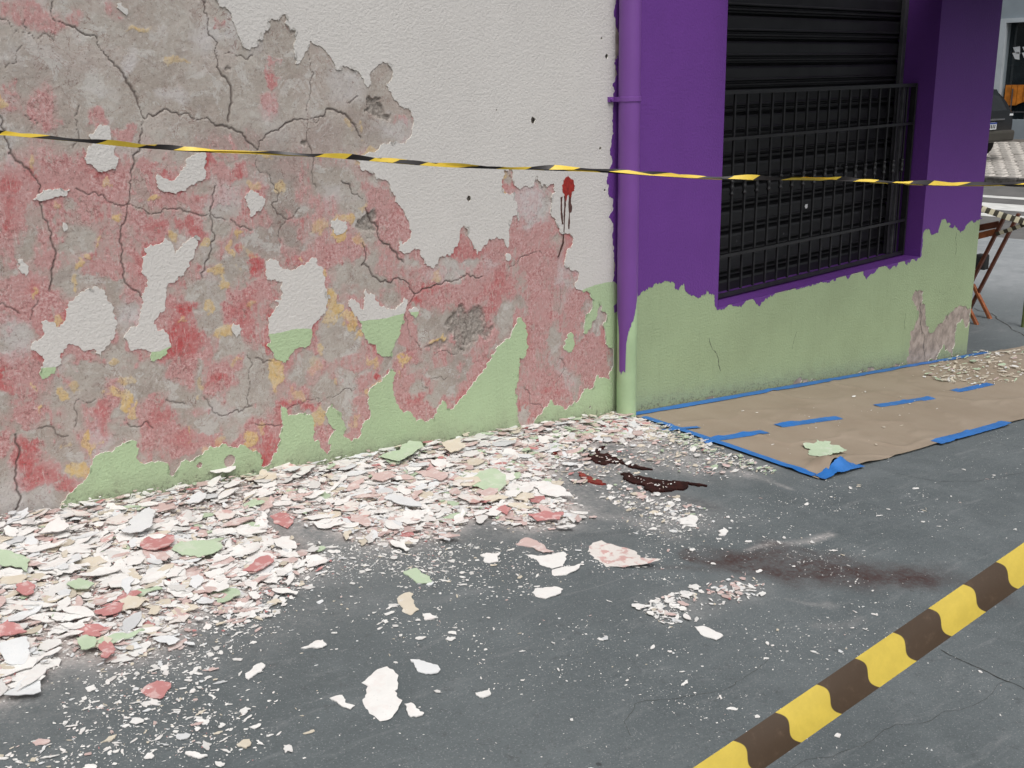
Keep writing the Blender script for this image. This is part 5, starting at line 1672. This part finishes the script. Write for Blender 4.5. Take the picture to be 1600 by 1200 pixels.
# --- the rest of the fallen paint
ZONES = [
    # polygon, count, size lo, hi (half-length), narrow share, palette weights (white, grey, cream, pink, red, green, mixed), layer height, name
    (HEAP, 4300, .010, .056, .25, (54, 12, 8, 16, 2.5, 3, 5), .014, 'heap'),
    (HEAP, 9000, .004, .013, .45, (50, 8, 9, 22, 5, 2.5, 4), .012, 'heap'),
    (HEAP, 9000, .002, .006, .45, (56, 8, 8, 22, 4, 2, 0), .008, 'heap'),
    ([(560, 720), (960, 648), (1010, 662), (900, 700), (840, 730), (760, 760), (600, 760)], 900, .010, .045, .2, (26, 8, 14, 26, 6, 14, 6), .022, 'heap'),
    (CORNER, 420, .005, .024, .45, (40, 6, 22, 18, 4, 8, 2), .010, 'corner'),
    (CORNER, 900, .002, .008, .4, (50, 10, 16, 16, 4, 4, 0), .003, 'corner'),
    (MIDBED, 150, .006, .020, .2, (70, 10, 10, 8, 0, 2, 0), .005, 'corner'),
    (MIDBED, 350, .002, .007, .3, (70, 10, 10, 8, 0, 2, 0), .002, 'corner'),
    ([(922, 712), (960, 716), (1000, 733), (950, 726)], 22, .004, .010, .4, (60, 4, 16, 20, 0, 0, 0), .001, 'spill'),
    ([(978, 742), (1060, 756), (1040, 766), (1000, 758)], 26, .004, .010, .4, (60, 4, 16, 20, 0, 0, 0), .001, 'spill'),
    (STREAK, 95, .008, .022, .5, (74, 8, 8, 10, 0, 0, 0), .006, 'open'),
    ([(1090, 925), (1140, 908), (1200, 912), (1195, 930), (1130, 940)], 60, .006, .016, .4, (40, 6, 8, 40, 6, 0, 0), .006, 'open'),
    (STREAK, 220, .002, .007, .3, (74, 8, 8, 10, 0, 0, 0), .002, 'open'),
    ([(1000, 655), (1045, 668), (1215, 740), (1190, 744), (1080, 705), (1000, 668)], 420, .004, .022, .75, (34, 4, 30, 4, 0, 28, 0), .014, 'paper'),
    ([(1425, 590), (1480, 563), (1520, 552), (1600, 548), (1640, 570), (1600, 600), (1530, 606)], 300, .010, .042, .85, (24, 6, 46, 2, 0, 22, 0), .010, 'paper'),
    ([(1010, 660), (1500, 585), (1600, 600), (1290, 735)], 60, .003, .014, .6, (50, 4, 30, 4, 0, 12, 0), .002, 'paper'),
    ([(0, 1050), (180, 1040), (270, 1010), (300, 960), (390, 930), (490, 885), (420, 830), (560, 845), (700, 850), (700, 900), (560, 1000), (420, 1200), (-60, 1210), (-60, 1110)], 430, .005, .018, .5, (78, 8, 6, 6, 2, 0, 0), .002, 'open'),
    ([(0, 1050), (180, 1040), (270, 1010), (300, 960), (390, 930), (490, 885), (420, 830), (560, 845), (700, 850), (700, 900), (560, 1000), (420, 1200), (-60, 1210), (-60, 1110)], 3000, .0014, .006, .4, (78, 10, 6, 5, 1, 0, 0), .001, 'open'),
    ([(700, 835), (900, 812), (1110, 800), (1000, 920), (820, 990), (560, 1000)], 130, .005, .016, .4, (82, 8, 6, 4, 0, 0, 0), .002, 'open'),
    ([(700, 835), (900, 812), (1110, 800), (1000, 920), (820, 990), (560, 1000)], 1300, .0013, .006, .4, (82, 8, 6, 4, 0, 0, 0), .001, 'open'),
    ([(820, 990), (1000, 920), (1110, 800), (1230, 745), (1450, 760), (1500, 960), (1300, 1100), (900, 1200), (430, 1200), (560, 1000)], 130, .005, .014, .45, (88, 6, 4, 2, 0, 0, 0), .002, 'open'),
    ([(820, 990), (1000, 920), (1110, 800), (1230, 745), (1450, 760), (1500, 960), (1300, 1100), (900, 1200), (430, 1200), (560, 1000)], 1500, .0012, .0045, .4, (88, 6, 4, 2, 0, 0, 0), .001, 'open'),
    ([(1450, 760), (1600, 700), (1600, 1200), (900, 1200), (1300, 1100), (1500, 960)], 40, .003, .010, .45, (88, 6, 4, 2, 0, 0, 0), .001, 'open'),
    ([(1230, 745), (1600, 660), (1600, 1200), (900, 1200)], 500, .001, .0035, .4, (88, 6, 4, 2, 0, 0, 0), .001, 'open'),
    ([(300, 950), (480, 895), (430, 840), (520, 880), (400, 975)], 160, .006, .022, .35, (52, 8, 8, 22, 10, 0, 0), .006, 'open'),
    ([(330, 955), (400, 935), (400, 975), (330, 985)], 60, .006, .018, .4, (52, 8, 8, 30, 4, 0, 0), .006, 'open'),
]
specs = []
WEDGE = gp([(405, 790), (430, 795), (475, 842), (500, 872), (455, 862), (415, 820)])
bare1 = gp([(328, 790), (350, 792), (362, 806), (340, 806)])
for zi, (pl, cnt, lo_, hi_, nar, pal_, lay, zn) in enumerate(ZONES):
    P = gp(pl)
    A_ = np.array(P)
    mn, mx = A_.min(0), A_.max(0)
    got = 0
    pal_ = np.array(pal_, float)
    pal_ /= pal_.sum()
    while got < cnt:
        m_ = 4000
        x = rng.uniform(mn[0], mx[0], m_)
        yy = rng.uniform(mn[1], mx[1], m_)
        jx = x + rng.normal(0, .035, m_) * (zn in ('heap', 'corner', 'open'))
        jy = yy + rng.normal(0, .035, m_) * (zn in ('heap', 'corner', 'open'))
        ok = in_poly(jx, jy, P) & (yy < -.012) & ~(in_poly(x, yy, WEDGE) & (rng.random(m_) < .9)) & ~in_poly(x, yy, bare1)
        if zn == 'open':   # patchy: crumbs fall in clusters
            ok &= rng.random(m_) < sstep(.36, .66, fbm(x, yy, 3.5, 4, 60)) + .05
        if zn == 'paper':
            ok &= rng.random(m_) < sstep(.2, .6, fbm(x, yy, 4, 3, 70)) + .1
        for i in np.where(ok)[0][:cnt - got]:
            sz = lo_ * (hi_ / lo_) ** (rng.random() ** 1.5)
            colr = rng.choice(7, p=pal_)
            if colr in (4,):
                sz *= .85
            specs.append((x[i], yy[i], sz, int(colr), rng.random() < nar, lay, zn))
            got += 1
dist = lambda s_: math.hypot(s_[0] - CAM[0], s_[1] - CAM[1])
vis = lambda s_: s_[0] > -3.6 + 0.0
order = sorted(range(len(specs)), key=lambda i: -(specs[i][2] / dist(specs[i]) * (.6 if specs[i][4] else 1)))
N_IND = 300 - n_ind - 1
chosen = []
for i in order:
    s_ = specs[i]
    # must lie in the picture
    d_ = np.array([s_[0], s_[1], float(gz(s_[0], s_[1]))]) - CAM
    t_ = d_ @ FWD
    u_, v_ = 800 + FPX * (d_ @ RGT) / t_, 600 - FPX * (d_ @ UPV) / t_
    if 15 < u_ < 1585 and v_ < 1190:
        chosen.append(i)
    if len(chosen) == N_IND:
        break
chosen_set = set(chosen)
CNAME = ['white', 'bluish', 'cream', 'pale pink', 'red', 'green', 'pinkish']
protos = {}
for nar in (False, True):
    for k in range(14):
        v, f, s = chip_geo(chip_outline(rng, 1 if nar else 0), .05, rng.uniform(-.02, .12), rng)
        me = bpy.data.meshes.new('paint_flake')
        me.from_pydata([tuple(p) for p in v], [], f + s)
        me.materials.append(None)
        set_attr(me, 'tone', np.zeros(len(v)))
        protos[(nar, k)] = me
X_ = np.array([s_[0] for s_ in specs])
Y_ = np.array([s_[1] for s_ in specs])
FZ = floor_z(X_, Y_)


def place(s_, fz, big):
    x, y, sz, colr, nar, lay, zn = s_
    h = 0.0012
    if zn == 'heap':
        h += rng.random() ** 1.3 * lay + .026 * math.exp(y / .16) * rng.random() + (.004 if big else 0)
        tl = .042
    elif zn == 'corner':
        h += rng.random() * lay
        tl = .10
    elif zn == 'spill':
        h += .0105
        tl = .05
    elif zn == 'paper':
        h += rng.random() * lay + (.010 if x > .03 else 0)
        tl = .06
    else:
        h += rng.random() * lay
        tl = .035
    tx, ty = rng.normal(0, tl), rng.normal(0, tl)
    if zn == 'heap' and y > -.12:
        tx -= .10
    h += sz * (abs(tx) + abs(ty)) * .45
    return fz + h, tx, ty, (rng.normal(0, .45) if zn in ('corner', 'paper') else rng.uniform(0, 6.28))


lab_specs = []
for i in chosen:
    s_ = specs[i]
    z, tx, ty, rz = place(s_, FZ[i], True)
    o = bpy.data.objects.new('paint_flake', protos[(s_[4], int(rng.integers(14)))])
    COL.objects.link(o)
    o.location = (s_[0], s_[1], z)
    o.rotation_euler = (tx, ty, rz)
    o.scale = (s_[2], s_[2], max(.035, s_[2]))
    o.material_slots[0].link = 'OBJECT'
    o.material_slots[0].material = MAT[CHIPS[s_[3]]]
    lab_specs.append((o, s_))
LAND = [(k_, np.mean(np.array(p_), 0)) for p_, k_ in (
    (TRACED[0][0], 'waisted white flake'), (TRACED[13][0], 'large pink streaked flake'), (TRACED[16][0], 'lone red flake'), (TRACED[17][0], 'upright red flake'),
    (TRACED[19][0], 'flat oval green flake'), (TRACED[20][0], 'large red flake'), (TRACED[22][0], 'white triangular flake'), (TRACED[23][0], 'large bluish white flake'),
    (TRACED[24][0], 'large white border flake'), (TRACED[27][0], 'large green flake'), (TRACED[28][0], 'long white pointed flake'), (TRACED[31][0], 'orange red flake'),
    (TRACED[36][0], 'green flake at photo border'), (TRACED[40][0], 'deep red squarish flake'), (TRACED[41][0], 'pale green wall foot flake'), (TRACED[42][0], 'salmon pink flake'),
    (TRACED[44][0], 'orange pink flake'), (TRACED[26][0], 'long bluish white flake'), (TRACED[21][0], 'flake below the round hole'), (TRACED[45][0], 'beige square flake'),
    ([(980, 655)], 'foot of the downpipe'), ([(1020, 755)], 'largest dark spill'), ([(940, 712)], 'hooked dark spill'), ([(848, 704)], 'small dark red spill'), ([(1520, 580)], 'shop front corner'),
    ([(1110, 940)], 'streak of white crumbs'), ([(820, 668)], 'lowest bare tongue'), ([(420, 730)], 'red bare tongue'), ([(70, 800)], 'grey bare wall foot'), ([(1250, 885)], 'brown ground stain'),
    ([(510, 712)], 'slim bare tongue'), ([(660, 660)], 'rounded bare tongue'), ([(270, 745)], 'pointed bare tongue'))]
seen = {}
for o, s_ in lab_specs:
    d_ = np.array([s_[0], s_[1], float(gz(s_[0], s_[1]))]) - CAM
    t_ = d_ @ FWD
    u_, v_ = 800 + FPX * (d_ @ RGT) / t_, 600 - FPX * (d_ @ UPV) / t_
    nm_, c_ = min(LAND, key=lambda q_: math.hypot(q_[1][0] - u_, (q_[1][1] - v_) * 1.6))
    du, dv_ = u_ - c_[0], (v_ - c_[1]) * 1.6
    far_ = math.hypot(du, dv_) > 55
    ang_ = math.degrees(math.atan2(dv_, du)) % 360
    dr_ = ('right of', 'below right of', 'below', 'below left of', 'left of', 'above left of', 'above', 'above right of')[int((ang_ + 22.5) // 45) % 8]
    siz = 'big ' if s_[2] / dist(s_) > .0100 else 'small ' if s_[2] / dist(s_) < .0078 else ''
    lab_ = f"{siz}{'narrow' if s_[4] else 'broad'} {CNAME[s_[3]]} paint flake {'well' if far_ else 'just'} {dr_} the {nm_}"
    seen.setdefault(lab_, []).append(o)
for lab_, os_ in seen.items():
    for o in os_:
        tag(o, lab_, 'paint flake', 'fallen paint flakes')

# everything smaller becomes the loose litter
outl = {}
for nar in (False, True):
    outl[nar] = []
    for k in range(40):
        outl[nar].append(chip_outline(rng, 1 if nar else 0))
    for k in range(60):
        outl[('r', nar)] = outl.get(('r', nar), []) + [np.array(rough(chip_outline(rng, 1 if nar else 0), .55, .15, 4000 + k))]
vs, fs, mis, tones = [], [], [], []
base = 0
for i, s_ in enumerate(specs):
    if i in chosen_set:
        continue
    z, tx, ty, rz = place(s_, FZ[i], False)
    sz = s_[2]
    P = (outl[('r', s_[4])][int(rng.integers(60))] if sz > .011 else np.array(outl[s_[4]][int(rng.integers(40))])) * sz
    n_ = len(P)
    c_, s2 = math.cos(rz), math.sin(rz)
    q = np.column_stack([P[:, 0] * c_ - P[:, 1] * s2, P[:, 0] * s2 + P[:, 1] * c_])
    curl = rng.uniform(-.5, 2.2) * (1 if sz > .01 else 0) * (.4 if s_[4] else 1)
    dz = q[:, 1] * tx - q[:, 0] * ty + curl * (P[:, 0] ** 2)
    th = .0011 + .0009 * rng.random() if sz > .006 else .0009
    top = np.column_stack([s_[0] + q[:, 0], s_[1] + q[:, 1], z + dz + th])
    bot = top - [0, 0, th]
    vs.append(top)
    if sz > .006:
        vs.append(bot)
        fs.append(tuple(base + k for k in range(n_)))
        mis.append(s_[3])
        for k in range(n_):
            k2 = (k + 1) % n_
            fs.append((base + n_ + k, base + n_ + k2, base + k2, base + k))
            mis.append(s_[3])
        nn = 2 * n_
    else:
        top2 = np.array([[s_[0], s_[1], z + th * 1.4]])
        vs[-1] = np.vstack([bot, top2])
        for k in range(n_):
            fs.append((base + k, base + (k + 1) % n_, base + n_))
            mis.append(s_[3])
        nn = n_ + 1
    tones.append(np.full(nn, rng.random() ** 2.4))
    base += nn
me = bpy.data.meshes.new('paint_fragments')
me.from_pydata([tuple(p) for p in np.vstack(vs)], [], fs)
me.polygons.foreach_set('material_index', np.array(mis, np.int32))
set_attr(me, 'tone', np.concatenate(tones))
frag = link('paint_fragments', me, CHIPS)
tag(frag, 'small fallen paint fragments and crumbs spread over the pavement', 'paint debris', kind='stuff')

# ================================================================== BARRIER TAPES
def ribbon(name, path, normal_fn, width, n, mat, label, along_fn, fold=False, seed=0):
    v, f, al, ac = [], [], [], []
    cross = 5
    rr = np.random.default_rng(seed)
    for i in range(n + 1):
        t = i / n
        p = path(t)
        d = path(min(1, t + .003)) - path(max(0, t - .003))
        d = d / np.linalg.norm(d)
        wv = normal_fn(t, d)
        for k in range(cross):
            a = k / (cross - 1)
            off = np.cross(d, wv)
            belly = (4 * a * (1 - a)) * width * (.035 + .02 * math.sin(t * 23)) * (0 if fold else 1)
            if fold:
                zig = (0, .9, .25, 1.0, .1)[k] * (.85 + .3 * math.sin(t * 37 + k) + .25 * math.sin(t * 113 + 2 * k))
                p2 = p + wv * (zig - .5) * width + off * (k - 2) * .0012
            else:
                p2 = p + wv * (a - .5) * width + off * belly
            v.append(p2)
            al.append(along_fn(t))
            ac.append(a)
    for i in range(n):
        for k in range(cross - 1):
            q = i * cross + k
            f.append((q, q + 1, q + cross + 1, q + cross))
    o = MB().add(v, f).build(name, mat, smooth=not fold)
    set_attr(o.data, 'along', np.array(al))
    set_attr(o.data, 'across', np.array(ac))
    return tag(o, label, 'barrier tape', 'yellow and black barrier tapes')


# foreground tape: measured stripe edges along it
a0, a1 = at_depth(1040, 1266, 1.745), at_depth(1700, 808, 2.215)
dA = (a1 - a0) / np.linalg.norm(a1 - a0)


def s_of(x):
    # parameter of the point on the tape's line seen at column x
    lo2, hi2 = -.3, 1.4
    for _ in range(50):
        m_ = (lo2 + hi2) / 2
        p = a0 + (a1 - a0) * m_ - CAM
        xx = 800 + FPX * (p @ RGT) / (p @ FWD)
        if xx < x:
            lo2 = m_
        else:
            hi2 = m_
    return lo2


s0, s3 = s_of(1174), s_of(1529)     # centres of a dark band's start, three periods apart
per = (s3 - s0) / 3
facing = lambda t, d: (lambda n_: n_ / np.linalg.norm(n_))(np.cross(d, FWD) * -1 if np.cross(d, FWD) @ UPV < 0 else np.cross(d, FWD))
ribbon('barrier_tape', lambda t: a0 + (a1 - a0) * (t * 1.5 - .25) - np.array([0, 0, .006]) * math.sin(t * 3.1), facing, .071, 220, 'tape_print',
       'wide yellow and black barrier tape crossing the foreground diagonally', lambda t: ((t * 1.5 - .25) - s0) / per - .0, seed=1)

# upper tape: film twisted into a cord, strung across in front of both walls
b0_, b1_ = at_depth(-120, 209, 2.35), at_depth(1760, 296, 3.05)


def upath(t):
    p = b0_ + (b1_ - b0_) * t
    # the camera-side sag of a light, tight tape
    return p - np.array([0, 0, 1]) * (.028 * 4 * t * (1 - t) - .012) + np.array([0, 0, .003]) * math.sin(t * 29)


def tw(t, d):
    a = np.cross(d, FWD)
    a /= np.linalg.norm(a)
    if a @ UPV < 0:
        a = -a
    b = np.cross(d, a)
    ang = .55 * math.sin(t * 21) + .5 * math.sin(t * 47 + 1) + .2
    return a * math.cos(ang) + b * math.sin(ang)


ribbon('barrier_tape', upath, tw, .0105, 900, 'tape_print_far', 'thin twisted yellow and black barrier tape strung across both walls',
       lambda t: t * np.linalg.norm(b1_ - b0_) / .185 + .35 * math.sin(t * 17) + .2 * math.sin(t * 41), fold=True, seed=2)
# two slack lengths round the far corner
for (pa, pb, wdt, lab, sk) in (((1528, 324), (1640, 356), .055, 'pale yellow and black barrier tape hanging above the folding chair', 3), ((1556, 366), (1650, 330), .035, 'pale barrier tape tied low around the folding chair back', 4)):
    c0, c1 = on_X(pa[0], pa[1], 5.3), on_X(pb[0], pb[1], 5.3)
    LL = np.linalg.norm(c1 - c0)
    ribbon('barrier_tape', lambda t, c0=c0, c1=c1: c0 + (c1 - c0) * t - np.array([0, 0, .01]) * math.sin(3.14 * t), facing, wdt, 40, 'tape_print_old', lab, lambda t, LL=LL: t * LL / .075, seed=sk)
